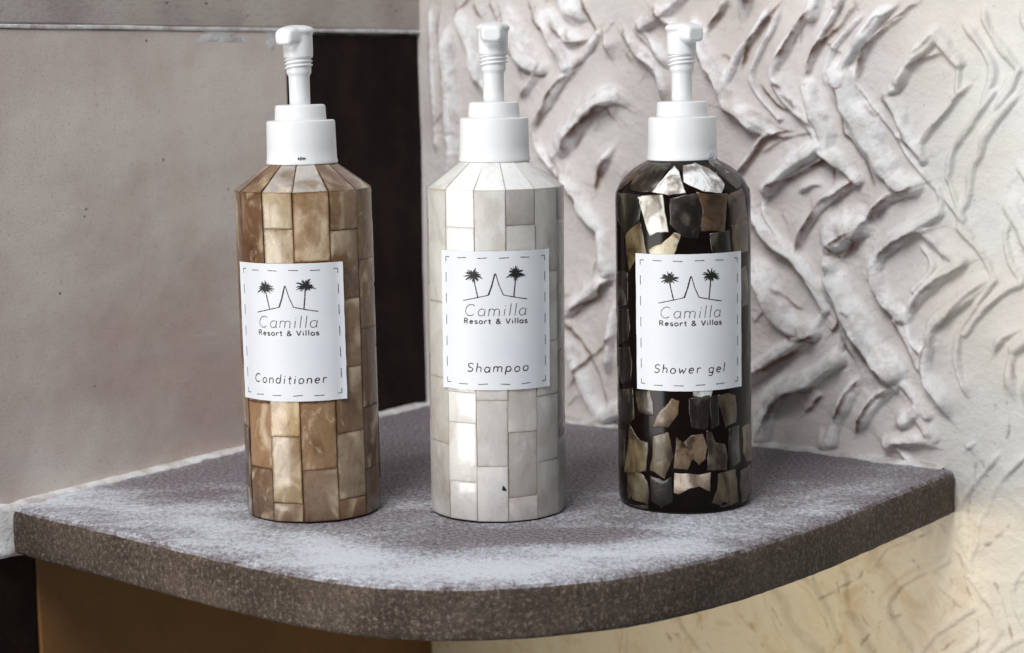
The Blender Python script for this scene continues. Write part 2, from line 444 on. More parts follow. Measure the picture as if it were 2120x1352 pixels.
# rounded ridges of plaster between the trowel grooves: (half width mm, centre line)
ROPES = [
 (1.4, [(324.6, 216.5), (331.3, 206.5), (346.3, 189.8), (356.8, 174.4), (373.0, 156.1)]),
 (2.9, [(351.3, 215.7), (344.6, 209.1)]),
 (1.4, [(364.3, 181.4), (365.0, 171.9)]),
 (1.7, [(374.4, 156.1), (376.6, 148.2), (374.7, 142.8)]),
 (1.7, [(392.3, 154.0), (388.0, 143.3), (389.0, 135.4), (401.6, 119.8)]),
 (1.4, [(380.0, 161.6), (385.9, 148.5), (390.3, 139.4)]),
 (1.7, [(246.6, 159.7), (247.3, 150.0), (253.2, 143.0)]),
 (1.7, [(268.6, 153.4), (265.7, 142.0), (272.2, 130.9), (284.2, 117.2)]),
 (1.7, [(357.6, 82.5), (360.4, 71.8), (370.2, 61.6)]),
 (2.6, [(348.5, 52.4), (358.8, 42.8), (370.7, 28.8)]),
 (1.7, [(365.0, 55.7), (373.4, 44.1)]),
 (2.3, [(296.9, 71.5), (302.5, 78.1), (306.5, 84.6)]),
 (2.0, [(314.3, 55.9), (318.2, 68.6), (315.9, 82.4), (308.6, 93.2)]),
 (2.3, [(255.4, 40.5), (252.8, 25.6), (256.8, 11.3)]),
 (2.0, [(95.1, 189.0), (100.7, 173.7), (116.9, 158.7)]),
 (2.9, [(53.4, 220.1), (67.0, 198.2), (62.5, 176.4)]),
 (2.3, [(125.5, 226.9), (134.8, 231.2), (147.9, 245.8)]),
 (1.7, [(239.9, 215.3), (237.3, 209.7)]),
 (1.7, [(223.9, 235.4), (226.6, 228.2)]),
 (1.7, [(407.7, 107.2), (396.9, 90.6), (388.7, 76.6), (387.6, 57.7), (395.1, 39.4)]),
 (1.7, [(423.2, 149.6), (414.1, 133.7), (417.1, 118.2), (424.2, 108.1)]),
 (1.7, [(419.5, 220.3), (413.2, 208.7), (403.1, 195.8)]),
 (1.7, [(275.5, 260.5), (269.2, 245.6), (261.2, 231.9), (256.4, 218.0), (262.9, 206.7), (275.8, 194.2)]),
 (1.4, [(256.4, 196.9), (272.6, 185.8), (285.4, 184.5)]),
 (1.7, [(330.7, 254.6), (318.9, 244.3), (308.4, 231.0), (304.5, 217.5), (307.6, 209.3)]),
 (1.7, [(261.5, 134.7), (276.1, 121.1), (295.4, 106.5), (308.6, 93.2)]),
 (1.7, [(361.9, 126.2), (370.7, 118.6), (372.3, 110.6), (362.3, 99.2)]),
 (1.7, [(285.6, 151.0), (298.1, 156.9), (305.9, 155.7)]),
 (4.0, [(214.5, 258.1), (222.9, 235.7), (228.9, 226.5), (237.3, 213.4), (241.9, 203.2), (254.8, 195.2), (267.5, 187.1), (275.5, 189.2)]),
 (2.0, [(270.7, 261.2), (259.5, 245.2), (246.5, 230.2), (239.9, 215.3)]),
 (1.7, [(238.3, 262.3), (226.6, 246.1), (223.9, 235.4)]),
 (1.7, [(269.4, 186.6), (265.2, 183.2), (254.8, 170.9), (246.6, 159.7)]),
 (2.6, [(297.4, 258.4), (295.2, 255.5), (284.1, 242.2), (273.1, 226.7), (270.9, 218.9), (278.6, 207.0), (288.8, 197.3), (297.9, 187.4), (302.3, 179.7)]),
 (4.0, [(302.3, 178.6), (284.5, 168.6), (268.6, 153.4)]),
 (3.5, [(302.3, 178.6), (313.2, 171.0), (326.4, 159.5)]),
 (2.3, [(326.4, 159.0), (311.2, 151.5), (300.4, 141.2), (291.4, 129.1), (288.9, 118.8), (291.5, 111.9)]),
 (1.7, [(314.2, 259.9), (300.6, 237.9), (293.9, 223.1), (293.3, 215.4)]),
 (4.3, [(294.0, 212.1), (298.7, 199.2), (305.3, 187.4), (306.7, 179.2)]),
 (3.2, [(349.5, 258.4), (337.0, 249.4), (327.7, 237.3), (318.1, 226.0), (315.2, 216.0)]),
 (6.9, [(315.2, 216.0), (319.9, 203.0), (328.5, 193.0), (334.9, 180.0), (342.2, 168.8)]),
 (4.3, [(342.2, 168.8), (346.7, 162.2), (355.0, 157.5), (361.2, 156.6)]),
 (2.6, [(361.2, 156.3), (340.4, 147.1), (330.9, 136.4), (326.7, 129.7)]),
 (7.5, [(312.4, 127.4), (320.0, 131.6), (327.6, 135.2)]),
 (1.4, [(354.5, 252.5), (337.1, 240.9), (328.9, 230.6), (324.6, 216.5)]),
 (3.5, [(371.0, 240.0), (358.1, 227.2), (351.3, 215.7)]),
 (2.9, [(372.2, 240.0), (385.4, 224.2)]),
 (1.4, [(385.4, 224.2), (384.8, 214.0), (383.8, 204.7), (373.5, 193.4), (364.3, 181.4)]),
 (2.9, [(342.9, 206.7), (350.6, 198.1), (354.6, 187.7), (360.8, 179.3), (365.0, 171.9)]),
 (1.4, [(366.2, 165.3), (374.4, 156.1), (387.5, 140.6), (394.7, 130.3)]),
 (1.4, [(391.7, 213.2), (383.2, 205.2)]),
 (1.7, [(421.8, 209.9), (411.0, 197.9), (401.4, 185.0), (398.3, 174.5), (393.5, 166.9), (392.3, 154.0)]),
 (1.7, [(405.6, 208.7), (394.1, 193.0), (387.8, 184.8), (381.3, 173.5), (380.0, 161.6)]),
 (2.0, [(385.5, 247.7), (396.6, 235.0), (404.5, 221.1), (400.2, 203.6)]),
 (2.0, [(398.1, 257.5), (402.2, 241.6), (419.5, 220.3)]),
 (3.2, [(253.2, 143.0), (259.2, 135.5), (270.9, 122.3), (289.0, 112.9), (301.7, 95.6), (306.5, 84.6)]),
 (6.3, [(252.6, 117.2), (267.1, 97.0), (273.7, 84.8), (284.1, 75.2), (296.9, 71.5)]),
 (3.5, [(296.9, 70.4), (276.4, 57.4), (255.4, 40.5)]),
 (4.0, [(309.9, 122.6), (310.0, 112.8), (312.6, 99.6)]),
 (6.3, [(312.6, 99.6), (321.4, 85.6), (330.1, 72.8), (338.7, 62.4), (348.5, 52.4)]),
 (3.7, [(374.7, 142.8), (352.2, 129.1), (340.5, 117.7), (338.1, 112.1)]),
 (3.2, [(366.2, 134.0), (377.9, 123.7), (389.4, 116.8)]),
 (2.9, [(389.4, 116.8), (371.3, 101.9), (361.0, 90.4), (357.6, 82.5)]),
 (4.0, [(336.9, 110.9), (343.1, 95.9), (354.0, 84.5)]),
 (1.7, [(350.5, 80.9), (360.2, 66.3), (365.0, 55.7)]),
 (3.5, [(402.2, 105.5), (394.2, 99.0), (378.5, 86.1), (372.8, 79.3), (370.7, 67.1), (369.8, 53.1), (378.1, 39.7), (385.3, 26.2)]),
 (4.6, [(314.3, 55.9), (295.8, 43.2), (276.5, 34.5), (267.4, 22.0), (263.5, 2.9)]),
 (3.5, [(330.1, 48.5), (323.1, 38.9), (314.6, 22.2), (309.7, 8.0)]),
 (2.9, [(351.3, 44.8), (343.9, 39.7), (334.3, 28.7), (325.9, 13.1)]),
 (3.5, [(363.1, 30.5), (346.6, 17.6)]),
 (2.9, [(365.5, 28.5), (373.9, 16.2)]),
 (2.9, [(346.6, 10.9), (365.7, 15.0), (381.2, 10.6)]),
 (2.0, [(422.8, 106.2), (414.5, 101.8), (402.2, 91.0), (391.5, 76.8)]),
 (2.3, [(424.7, 83.0), (413.6, 76.1), (408.0, 66.1)]),
 (1.7, [(387.6, 135.3), (401.6, 119.8), (407.7, 107.2)]),
 (4.0, [(34.6, 268.8), (47.5, 243.6), (53.4, 220.1)]),
 (6.3, [(70.4, 269.1), (78.8, 256.9), (90.9, 234.7), (103.5, 226.6)]),
 (4.6, [(97.7, 268.2), (101.4, 264.1), (113.8, 249.9), (120.7, 236.2), (125.5, 226.9)]),
 (4.6, [(129.7, 261.1), (144.3, 253.2)]),
 (3.5, [(151.2, 248.9), (154.0, 241.2), (158.6, 227.9)]),
 (3.5, [(112.6, 249.6), (131.3, 243.2), (140.6, 245.9)]),
 (2.9, [(134.8, 231.2), (123.1, 220.6), (105.4, 201.0), (95.1, 189.0)]),
 (5.8, [(172.7, 199.8), (158.8, 207.8), (139.6, 198.9), (122.6, 181.3), (114.9, 173.3)]),
 (3.7, [(114.9, 173.3), (124.5, 153.6), (138.9, 133.9), (148.4, 122.4), (152.9, 98.9)]),
 (2.9, [(158.5, 179.6), (143.9, 155.9)]),
 (2.3, [(10.6, 269.7), (11.0, 223.7), (12.8, 167.7)]),
 (4.3, [(26.5, 256.6), (28.0, 219.4), (30.9, 168.0), (22.6, 137.4)]),
 (2.9, [(161.7, 250.7), (182.6, 231.3), (193.7, 217.8), (197.4, 201.2)]),
 (2.9, [(178.1, 248.2), (193.8, 232.8), (202.7, 221.4)]),
 (2.9, [(182.1, 265.2), (199.4, 251.7), (216.5, 240.4)]),
 (4.0, [(161.0, 96.3), (148.0, 90.7), (118.3, 68.8)]),
 (4.0, [(119.4, 67.6), (123.1, 52.8), (137.5, 19.7), (147.1, 4.1)]),
 (2.9, [(157.6, 81.5), (152.2, 31.0)]),
 (2.3, [(105.1, 230.2), (95.6, 216.6), (82.9, 206.0)]),
 (3.5, [(229.9, 149.5), (216.2, 128.7), (202.2, 107.5)]),
 (3.5, [(188.0, 82.8), (202.1, 65.8), (226.3, 43.8)]),
 (3.5, [(76.2, 164.0), (51.5, 138.2), (30.3, 111.8)]),
 (3.5, [(50.5, 93.5), (66.1, 62.3), (89.6, 32.1)]),
 (3.5, [(236.6, 35.8), (215.9, 16.0), (194.7, 4.7)]),
 (3.5, [(99.0, 121.0), (74.9, 94.8)]),
]
# hairline cracks
CRACKS = [
 [(332.9, -60.5), (328.3, -71.3), (317.4, -78.8), (303.2, -88.5)],
 [(314.2, -76.4), (315.9, -82.0)],
 [(366.5, -76.6), (356.2, -88.3), (341.0, -96.6), (331.9, -109.9)],
 [(390.4, -47.6), (393.6, -62.4), (398.7, -75.5), (402.7, -91.5), (401.2, -102.9)],
 [(272.2, -98.1), (278.9, -107.5), (283.8, -114.1)],
 [(248.6, -108.2), (257.1, -114.3), (264.6, -123.6)],
 [(387.5, -98.4), (380.3, -106.8)],
 [(411.3, -62.3), (417.2, -75.1), (423.2, -96.1)],
 [(384.0, -61.1), (387.9, -71.7), (386.3, -80.9)],
 [(398.6, 4.4), (398.2, -6.5), (395.5, -15.1), (394.8, -23.4)],
 [(414.5, 49.3), (417.7, 28.2), (416.5, 21.4)],
 [(409.2, 38.1), (409.9, 30.1)],
 [(418.2, 70.9), (422.7, 50.1), (425.7, 42.4)],
 [(391.3, 13.2), (402.8, 4.9), (405.8, -1.5)],
 [(118.4, -145.2), (130.0, -149.7)],
 [(194.0, -128.5), (201.2, -138.2)],
 [(219.1, -121.0), (226.1, -132.1)],
 [(349.4, -40.9), (364.5, -41.6), (373.3, -37.5)],
 [(355.8, -59.8), (361.7, -56.1), (367.7, -60.8)],
 [(417.6, -28.5), (410.7, -37.7), (405.2, -41.2)],
]

def value_noise(U, Z, cell, seed, octaves=4, gain=0.5):
    out = np.zeros_like(U); amp, tot = 1.0, 0.0
    for o in range(octaves):
        g = np.random.default_rng(seed + o).random((257, 257))
        x, y = U / cell + 40.3, Z / cell + 77.7
        xi, yi = np.floor(x).astype(int), np.floor(y).astype(int)
        fx, fy = x - xi, y - yi
        fx, fy = fx * fx * (3 - 2 * fx), fy * fy * (3 - 2 * fy)
        a, b = g[xi % 257, yi % 257], g[(xi + 1) % 257, yi % 257]
        c, d = g[xi % 257, (yi + 1) % 257], g[(xi + 1) % 257, (yi + 1) % 257]
        out += amp * ((a * (1 - fx) + b * fx) * (1 - fy) + (c * (1 - fx) + d * fx) * fy)
        tot += amp; amp *= gain; cell = cell / 2.0
    return out / tot - 0.5

def resample(pts, step):
    P = [np.array(p, float) for p in pts]
    P = [2 * P[0] - P[1]] + P + [2 * P[-1] - P[-2]]
    out = []
    for i in range(1, len(P) - 2):
        p0, p1, p2, p3 = P[i - 1:i + 3]
        n = max(2, int(np.linalg.norm(p2 - p1) / step))
        for k in range(n):
            t = k / n
            out.append(0.5 * ((2 * p1) + (-p0 + p2) * t + (2 * p0 - 5 * p1 + 4 * p2 - p3) * t * t + (-p0 + 3 * p1 - 3 * p2 + p3) * t ** 3))
    out.append(P[-2])
    return np.array(out)

def sstep(a, b, x):
    t = np.clip((x - a) / (b - a), 0, 1); return t * t * (3 - 2 * t)

def build_relief_wall():
    us = np.concatenate([np.arange(-6, 440, 0.7), np.arange(440, 640, 2.5)])
    zs = np.concatenate([np.arange(-320, -135, 4.0), np.arange(-135, 285, 0.7), np.arange(285, 480, 2.5)])
    nu, nz = len(us), len(zs)
    U, Z = np.meshgrid(us, zs, indexing='ij')
    pos = np.zeros_like(U); neg = np.zeros_like(U); lip_shade_cracks = np.zeros_like(U)
    lines = list(RIDGES)
    WOB = value_noise(U, Z, 7.0, 205, 4, 0.62) * 2.6
    for h, p in RIDGES:                                   # the same trowel pattern goes on above and to the right
        if max(q[1] for q in p) > 20:
            lines.append((h, [(a - 14, b + 245) for a, b in p]))
            if min(q[0] for q in p) > 250: lines.append((h * 0.5, [(a + 165, b + 30) for a, b in p]))
    rr = random.Random(44)
    for _ in range(110):                                  # small nicks and crumbs left by the trowel
        cu, cz = rr.uniform(10, 335), rr.uniform(8, 262)
        an = R(rr.choice((55, 60, -55, -48)) + rr.uniform(-18, 18)); ln = rr.uniform(2.5, 8)
        pts_ = [(cu + ln * t * math.cos(an), cz + ln * t * math.sin(an) + rr.uniform(-0.6, 0.6)) for t in (1, 0, -1)]
        if pts_[-1][0] > pts_[0][0]: pts_ = pts_[::-1]
        lines.append((rr.choice((0.8, 1.2, 1.8, 2.4)), pts_))
    for li, (h, p) in enumerate(lines):
        S = resample(p, 1.6)
        n = len(S)
        jr = np.random.default_rng(100 + li)
        jit = np.zeros(n)
        for f, a in ((0.10, 0.9),):
            jit += a * np.interp(np.arange(n) * f, np.arange(int(n * f) + 3), jr.standard_normal(int(n * f) + 3))
        T = np.gradient(S, axis=0); T /= np.linalg.norm(T, axis=1)[:, None] + 1e-9
        # lines run right to left; steep side is below: normal = (dz, -du) rotated so that it points down
        Nn = np.stack([-T[:, 1], T[:, 0]], 1)
        S = S + Nn * jit[:, None] * 0.8
        mg = 26.0 if h > 2.5 else 14.0
        iu = np.where((us > S[:, 0].min() - mg) & (us < S[:, 0].max() + mg))[0]
        iz = np.where((zs > S[:, 1].min() - mg) & (zs < S[:, 1].max() + mg))[0]
        if len(iu) == 0 or len(iz) == 0: continue
        su, sz = slice(iu[0], iu[-1] + 1), slice(iz[0], iz[-1] + 1)
        u, z = U[su, sz], Z[su, sz]
        best = np.full(u.shape, 1e9); sd = np.zeros(u.shape); tt = np.zeros(u.shape)
        for k in range(n - 1):
            a, b = S[k], S[k + 1]; ab = b - a; L2 = ab @ ab + 1e-9
            t = np.clip(((u - a[0]) * ab[0] + (z - a[1]) * ab[1]) / L2, 0, 1)
            dx, dz = u - a[0] - t * ab[0], z - a[1] - t * ab[1]
            d2 = dx * dx + dz * dz
            mk = d2 < best
            best = np.where(mk, d2, best)
            sgn = dx * (-ab[1]) + dz * ab[0]
            sd = np.where(mk, np.sign(sgn), sd); tt = np.where(mk, (k + t) / (n - 1), tt)
        sg = np.sqrt(best) * np.where(sd == 0, 1, sd) + WOB[su, sz] * min(1.0, 0.25 + h / 6.0)
        d = np.abs(sg); sd = np.sign(sg)
        tap = np.clip(np.minimum(tt, 1 - tt) / 0.16, 0, 1); tap = 0.30 + 0.70 * np.sin(tap * math.pi / 2)
        hv = np.interp(tt, np.linspace(0, 1, 6), 0.75 + 0.5 * jr.random(6)) * h * tap
        wg = np.interp(tt, np.linspace(0, 1, 5), 0.7 + 0.7 * jr.random(5)) * (3.0 + 0.55 * h); wl = 10.0 + 1.3 * h
        crest = hv * (0.70 * np.exp(-(d / wg) ** 1.55) + 0.30 * np.exp(-(d / wl) ** 1.6))
        steep = hv * np.exp(-(d / (0.65 + 0.10 * h)) ** 1.6)
        below = sd > 0
        prof = np.where(below, steep, crest) * 1.05
        pos[su, sz] += prof ** 3
        g = np.where(below, 0.16 * hv * np.exp(-((d - 2.5) / 4.0) ** 2), 0)
        neg[su, sz] = np.maximum(neg[su, sz], g)
        st = np.where(below, np.exp(-(d / (1.1 + 0.20 * h)) ** 2), np.exp(-(d / 0.5) ** 2)) * np.clip(hv / 4.0 - 0.1, 0.0, 1)  # shade painted as brown on the steep side below each crest line
        lip_shade_cracks[su, sz] = np.maximum(lip_shade_cracks[su, sz], st)
    rope = np.zeros_like(U)
    allr = list(ROPES)
    for w_, p in ROPES:
        if max(q[1] for q in p) > 20:
            allr.append((w_, [(a - 14, b + 245) for a, b in p]))
            if min(q[0] for q in p) > 250: allr.append((w_, [(a + 165, b + 30) for a, b in p]))
    for w_, p in ROPES:                                    # and, much flatter, below the shelf
        if 20 < min(v_[1] for v_ in p) and max(v_[1] for v_ in p) < 215:
            allr.append((w_ * 0.8, [(a + 8, b - 195) for a, b in p]))
    RS = [resample(p, 2.2) for w_, p in allr]
    def joined(ri, pt):                                    # does this end run into another ridge?
        for k, S_ in enumerate(RS):
            if k != ri and abs(S_[0][0] - pt[0]) < 150 and np.min(np.hypot(S_[:, 0] - pt[0], S_[:, 1] - pt[1])) < 2.2 + allr[k][0]: return True
        return False
    for ri, (w_, p) in enumerate(allr):
        w_ = w_ * 1.12
        S = RS[ri]; n = len(S)
        ja, jb = joined(ri, S[0]), joined(ri, S[-1])
        mg = w_ * 3.4 + 7
        iu = np.where((us > S[:, 0].min() - mg) & (us < S[:, 0].max() + mg))[0]
        iz = np.where((zs > S[:, 1].min() - mg) & (zs < S[:, 1].max() + mg))[0]
        if len(iu) == 0 or len(iz) == 0: continue
        su, sz = slice(iu[0], iu[-1] + 1), slice(iz[0], iz[-1] + 1)
        u, z = U[su, sz], Z[su, sz]
        best = np.full(u.shape, 1e9); dzz = np.zeros(u.shape); tt = np.zeros(u.shape)
        for k in range(n - 1):
            a, b = S[k], S[k + 1]; ab = b - a; L2 = ab @ ab + 1e-9
            t = np.clip(((u - a[0]) * ab[0] + (z - a[1]) * ab[1]) / L2, 0, 1)
            dx, dz = u - a[0] - t * ab[0], z - a[1] - t * ab[1]
            d2 = dx * dx + dz * dz; mk = d2 < best
            best = np.where(mk, d2, best); dzz = np.where(mk, dz, dzz); tt = np.where(mk, (k + t) / (n - 1), tt)
        jr = np.random.default_rng(700 + ri)
        d = np.sqrt(best)
        wv = np.interp(tt, np.linspace(0, 1, 7), 0.75 + 0.5 * jr.random(7)) * w_
        hv = (2.4 + 1.35 * min(w_, 5.2)) * np.interp(tt, np.linspace(0, 1, 5), 0.8 + 0.4 * jr.random(5))
        Ls = np.linalg.norm(np.diff(S, axis=0), axis=1).sum()
        ef = np.clip(np.minimum(tt + (9 if ja else 0), 1 - tt + (9 if jb else 0)) * Ls / (2.6 * w_ + 4.0), 0, 1); ef = ef * ef * (3 - 2 * ef)
        hv = hv * (0.10 + 0.90 * ef); wv = wv * (0.55 + 0.45 * ef)
        lowside = np.clip(-dzz / (d + 1e-6), -1, 1) * 0.5 + 0.5          # 1 on the lower flank
        q = (d + 0.55 * WOB[su, sz]) / wv
        e0 = 0.10 + 0.55 * lowside; e1 = 1.55 - 0.42 * lowside
        tq = np.clip((q - e0) / (e1 - e0), 0, 1); core = 1 - tq * tq * (3 - 2 * tq)
        prof = hv * (0.70 * core + 0.30 * np.exp(-(d / (2.0 * w_ + 2.5)) ** 2))
        r0 = rope[su, sz]; kk_ = 1.3
        hh_ = np.clip(kk_ - np.abs(r0 - prof), 0, None) / kk_
        rope[su, sz] = np.maximum(r0, prof) + hh_ * hh_ * kk_ * 0.25 * np.clip(np.minimum(r0, prof), 0, 1)
        sl = np.exp(-((q - 1.08) / 0.16) ** 2) * np.clip(lowside - 0.45, 0, 1) * 1.8 * ef  # painted shade along the lower flank of the rounded ridge
        lip_shade_cracks[su, sz] = np.maximum(lip_shade_cracks[su, sz], sl * (r0 < prof + 0.4) * sstep(-0.15, 0.12, value_noise(u, z, 16.0, 1300 + ri, 2)))
    for _ in range(1):                                     # let neighbouring ridges flow into each other
        rope[1:-1, 1:-1] = 0.2 * (rope[1:-1, 1:-1] + rope[:-2, 1:-1] + rope[2:, 1:-1] + rope[1:-1, :-2] + rope[1:-1, 2:])
    hgt = np.maximum(rope, 0) + 0.42 * pos ** (1 / 3.0)
    neg = neg * 0.5
    rough = value_noise(U, Z, 9.0, 5, 5, 0.6)
    fine = value_noise(U, Z, 2.2, 31, 3, 0.6)
    amp = 0.42 + 0.58 * sstep(-6, 6, Z)                                  # below the shelf the plaster was left smooth
    far = 1 - 0.35 * sstep(330, 420, U)
    scr = sstep(0.05, 0.25, value_noise(U, Z, 34.0, 77, 3))
    far = far * (0.15 + 0.85 * sstep(2, 22, U))
    H = (hgt - neg) * amp * far
    H += amp * far * (np.clip(hgt / 3.0, 0, 1) * (0.30 + 1.3 * scr) * (1.6 * rough + 0.8 * fine))
    H += value_noise(U, Z, 70.0, 9, 3) * 3.0 * (0.4 + 0.6 * amp) + rough * 0.5 + fine * 0.12
    sw = np.abs(value_noise(U + 18 * value_noise(U, Z, 60, 3, 2), Z * 1.5, 42.0, 333, 3, 0.45))
    H += (1 - amp) * (0.9 * np.exp(-(sw / 0.07) ** 1.2) + 0.9 * rough)
    # lump of plaster thrown on the wall
    for bu, bz, br, bh in ((328, 239, 5, 4), (309, 113, 6, 2)):
        H += bh * np.exp(-(((U - bu) ** 2 + (Z - bz) ** 2) / (br * br))) * (1 + 1.2 * rough)
    cr = np.zeros_like(U)
    for ci, p in enumerate(CRACKS):
        S = resample(p, 2.0)
        jr = np.random.default_rng(500 + ci); S = S + jr.normal(0, 0.30, S.shape)
        iu = np.where((us > S[:, 0].min() - 4) & (us < S[:, 0].max() + 4))[0]
        iz = np.where((zs > S[:, 1].min() - 4) & (zs < S[:, 1].max() + 4))[0]
        if len(iu) == 0 or len(iz) == 0: continue
        su, sz = slice(iu[0], iu[-1] + 1), slice(iz[0], iz[-1] + 1)
        u, z = U[su, sz], Z[su, sz]; best = np.full(u.shape, 1e9)
        for k in range(len(S) - 1):
            a, b = S[k], S[k + 1]; ab = b - a
            t = np.clip(((u - a[0]) * ab[0] + (z - a[1]) * ab[1]) / (ab @ ab + 1e-9), 0, 1)
            best = np.minimum(best, (u - a[0] - t * ab[0]) ** 2 + (z - a[1] - t * ab[1]) ** 2)
        gate = sstep(-0.16, 0.20, value_noise(u, z, 6.0, 900 + ci, 3))
        wv = (0.22 + 0.75 * gate * (0.4 + jr.random())) 
        c = np.exp(-best / wv ** 2)
        cr[su, sz] = np.maximum(cr[su, sz], c * (0.08 + 0.75 * gate) * (0.5 + 0.5 * jr.random()))
    H -= cr * 0.6
    lip_shade_cracks = np.clip(lip_shade_cracks * np.clip(amp * 1.4 - 0.4, 0.25, 1) * (0.35 + 0.65 * (1 - sstep(320, 400, U))) * 1.0, 0, 1)
    lip_shade_cracks = np.maximum(lip_shade_cracks, cr)
    wob = value_noise(U, Z, 40.0, 61, 4) * 60
    cream = sstep(345, 400, U + wob * 0.6 - 0.10 * (260 - Z) + 18)
    low = 1 - sstep(-35, 5, Z + wob * 0.25 - 0.0 * U)
    low = low * (1 - 0.85 * sstep(300, 470, U + wob * 0.5)) 
    H = H * MM
    X = K.x + DR.x * U * MM + NR.x * H; Y = K.y + DR.y * U * MM + NR.y * H
    co = np.stack([X, Y, Z * MM], -1).reshape(-1, 3)
    idx = np.arange(nu * nz).reshape(nu, nz)
    q = np.stack([idx[:-1, :-1], idx[1:, :-1], idx[1:, 1:], idx[:-1, 1:]], -1).reshape(-1, 4)
    me = bpy.data.meshes.new('right_wall')
    me.vertices.add(len(co)); me.vertices.foreach_set('co', co.ravel())
    me.loops.add(q.size); me.loops.foreach_set('vertex_index', q.ravel().astype(np.int32))
    me.polygons.add(len(q)); me.polygons.foreach_set('loop_start', (np.arange(len(q)) * 4).astype(np.int32))
    me.polygons.foreach_set('use_smooth', np.ones(len(q), bool))
    me.update(calc_edges=True)
    for nm, arr in (('lip_shade_cracks', lip_shade_cracks), ('cream', cream), ('low', low), ('crest', np.clip((rope - 1.6) / 2.6, 0, 1) * amp)):
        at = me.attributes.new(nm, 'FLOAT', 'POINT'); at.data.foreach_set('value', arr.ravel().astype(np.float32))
    me.materials.append(M_RELIEF)
    o = bpy.data.objects.new('right_wall', me); COL.objects.link(o)
    tag(o, 'pale plaster wall with zigzag trowelled relief behind the bottles', kind='structure')
    return o
build_relief_wall()

# left wall: local frame x along wall from the corner, y out of the wall, z up
LM = Matrix(((DL.x, NL.x, 0, K.x), (DL.y, NL.y, 0, K.y), (0, 0, 1, 0), (0, 0, 0, 1)))
def slabbox(name, u0, u1, z0, z1, d0, d1, mat, parent=None, bevel=1.2, wob=0.5, seed=0):
    """flat piece of a wall with rounded, slightly uneven edges (mm)"""
    r = random.Random(seed)
    n = 14
    def edge(a, b, lo, hi, horiz):
        out = []
        for k in range(n):
            t = k / n; x = a + (b - a) * t
            out.append((x, lo))
        return out
    per = [(u0 + (u1 - u0) * k / n, z0) for k in range(n)] + [(u1, z0 + (z1 - z0) * k / n) for k in range(n)] + \
          [(u1 + (u0 - u1) * k / n, z1) for k in range(n)] + [(u0, z1 + (z0 - z1) * k / n) for k in range(n)]
    cu, cz = (u0 + u1) / 2, (z0 + z1) / 2
    per = [(a + r.uniform(-wob, wob), b + r.uniform(-wob, wob)) for a, b in per]
    def shrink(b):
        return [(a - math.copysign(min(b, abs(a - cu) * 0.5), a - cu) if abs(a - cu) > (u1 - u0) / 2 - 2 * wob - 0.1 else a,
                 c - math.copysign(min(b, abs(c - cz) * 0.5), c - cz) if abs(c - cz) > (z1 - z0) / 2 - 2 * wob - 0.1 else c) for a, c in per]
    rings = [(per, d0), (per, d1 - bevel), (shrink(bevel * 0.35), d1 - bevel * 0.3), (shrink(bevel), d1)]
    vs, fs = [], []
    N = len(per)
    for ring, d in rings:
        vs += [(a * MM, d * MM, b * MM) for a, b in ring]
    for i in range(len(rings) - 1):
        for k in range(N):
            k2 = (k + 1) % N
            fs.append((i * N + k, i * N + k2, (i + 1) * N + k2, (i + 1) * N + k))
    fs.append(tuple((len(rings) - 1) * N + k for k in range(N))); fs.append(tuple(range(N))[::-1])
    o = mesh_obj(name, vs, fs, mat, parent, smooth=False)
    fix_normals(o)
    return o

lw = slabbox('left_wall', -40, 640, -320, 480, -60, -9, M_MORTAR, None, 1, 0, 1)
lw.matrix_world = LM
tag(lw, 'smooth grey plaster wall with dark inset tile on the left', kind='structure')
slabbox('plaster_panel', 131, 620, -13, 249.6, -12, 0, M_PANEL, lw, 1.0, 0.25, 2)
slabbox('dark_tile', -2.0, 130.4, -13, 248, -12, -1.5, M_DARK, lw, 1.0, 0.3, 3)
slabbox('stone_band', -3.0, 620, 251.8, 470, -12, 0.4, M_STONE, lw, 1.2, 0.3, 4)
slabbox('plaster_panel', -12, 340.5, -310, -13.6, -12, -1.0, M_OCHRE, lw, 1.0, 0.25, 5)
slabbox('dark_tile', 341.5, 620, -310, -13.6, -12, -2.0, M_DARK, lw, 1.2, 0.5, 6)

def mortar_strip(name, pts, width, height, parent=None, seed=0, n=160, frame=None):
    """uneven bead of mortar along a line; pts in world metres, width/height in mm"""
    r = np.random.default_rng(seed)
    a, b, side, upv = pts
    a, b, side, upv = map(np.array, (a, b, side, upv))
    vs, fs = [], []
    w1 = np.interp(np.linspace(0, 40, n), np.arange(41), r.uniform(0.6, 1.15, 41))
    w2 = np.interp(np.linspace(0, 90, n), np.arange(91), r.uniform(-0.12, 0.12, 91))
    m_ = 7
    fade = np.clip(np.minimum(np.arange(n), np.arange(n)[::-1]) / 6.0, 0.05, 1)
    for k in range(n):
        p = a + (b - a) * k / (n - 1)
        ww = width * (w1[k] + w2[k]) * MM; hh = height * (0.7 + 0.4 * w1[k]) * MM * fade[k]
        for j in range(m_):
            t = j / (m_ - 1) * math.pi / 2
            vs.append(p + side * ww * math.sin(t) + upv * hh * math.cos(t) + r.normal(0, 0.00012, 3))
    for k in range(n - 1):
        for j in range(m_ - 1):
            i = k * m_ + j
            fs.append((i, i + 1, i + m_ + 1, i + m_))
    o = mesh_obj(name, vs, fs, M_MORTAR, parent)
    fix_normals(o)
    return o

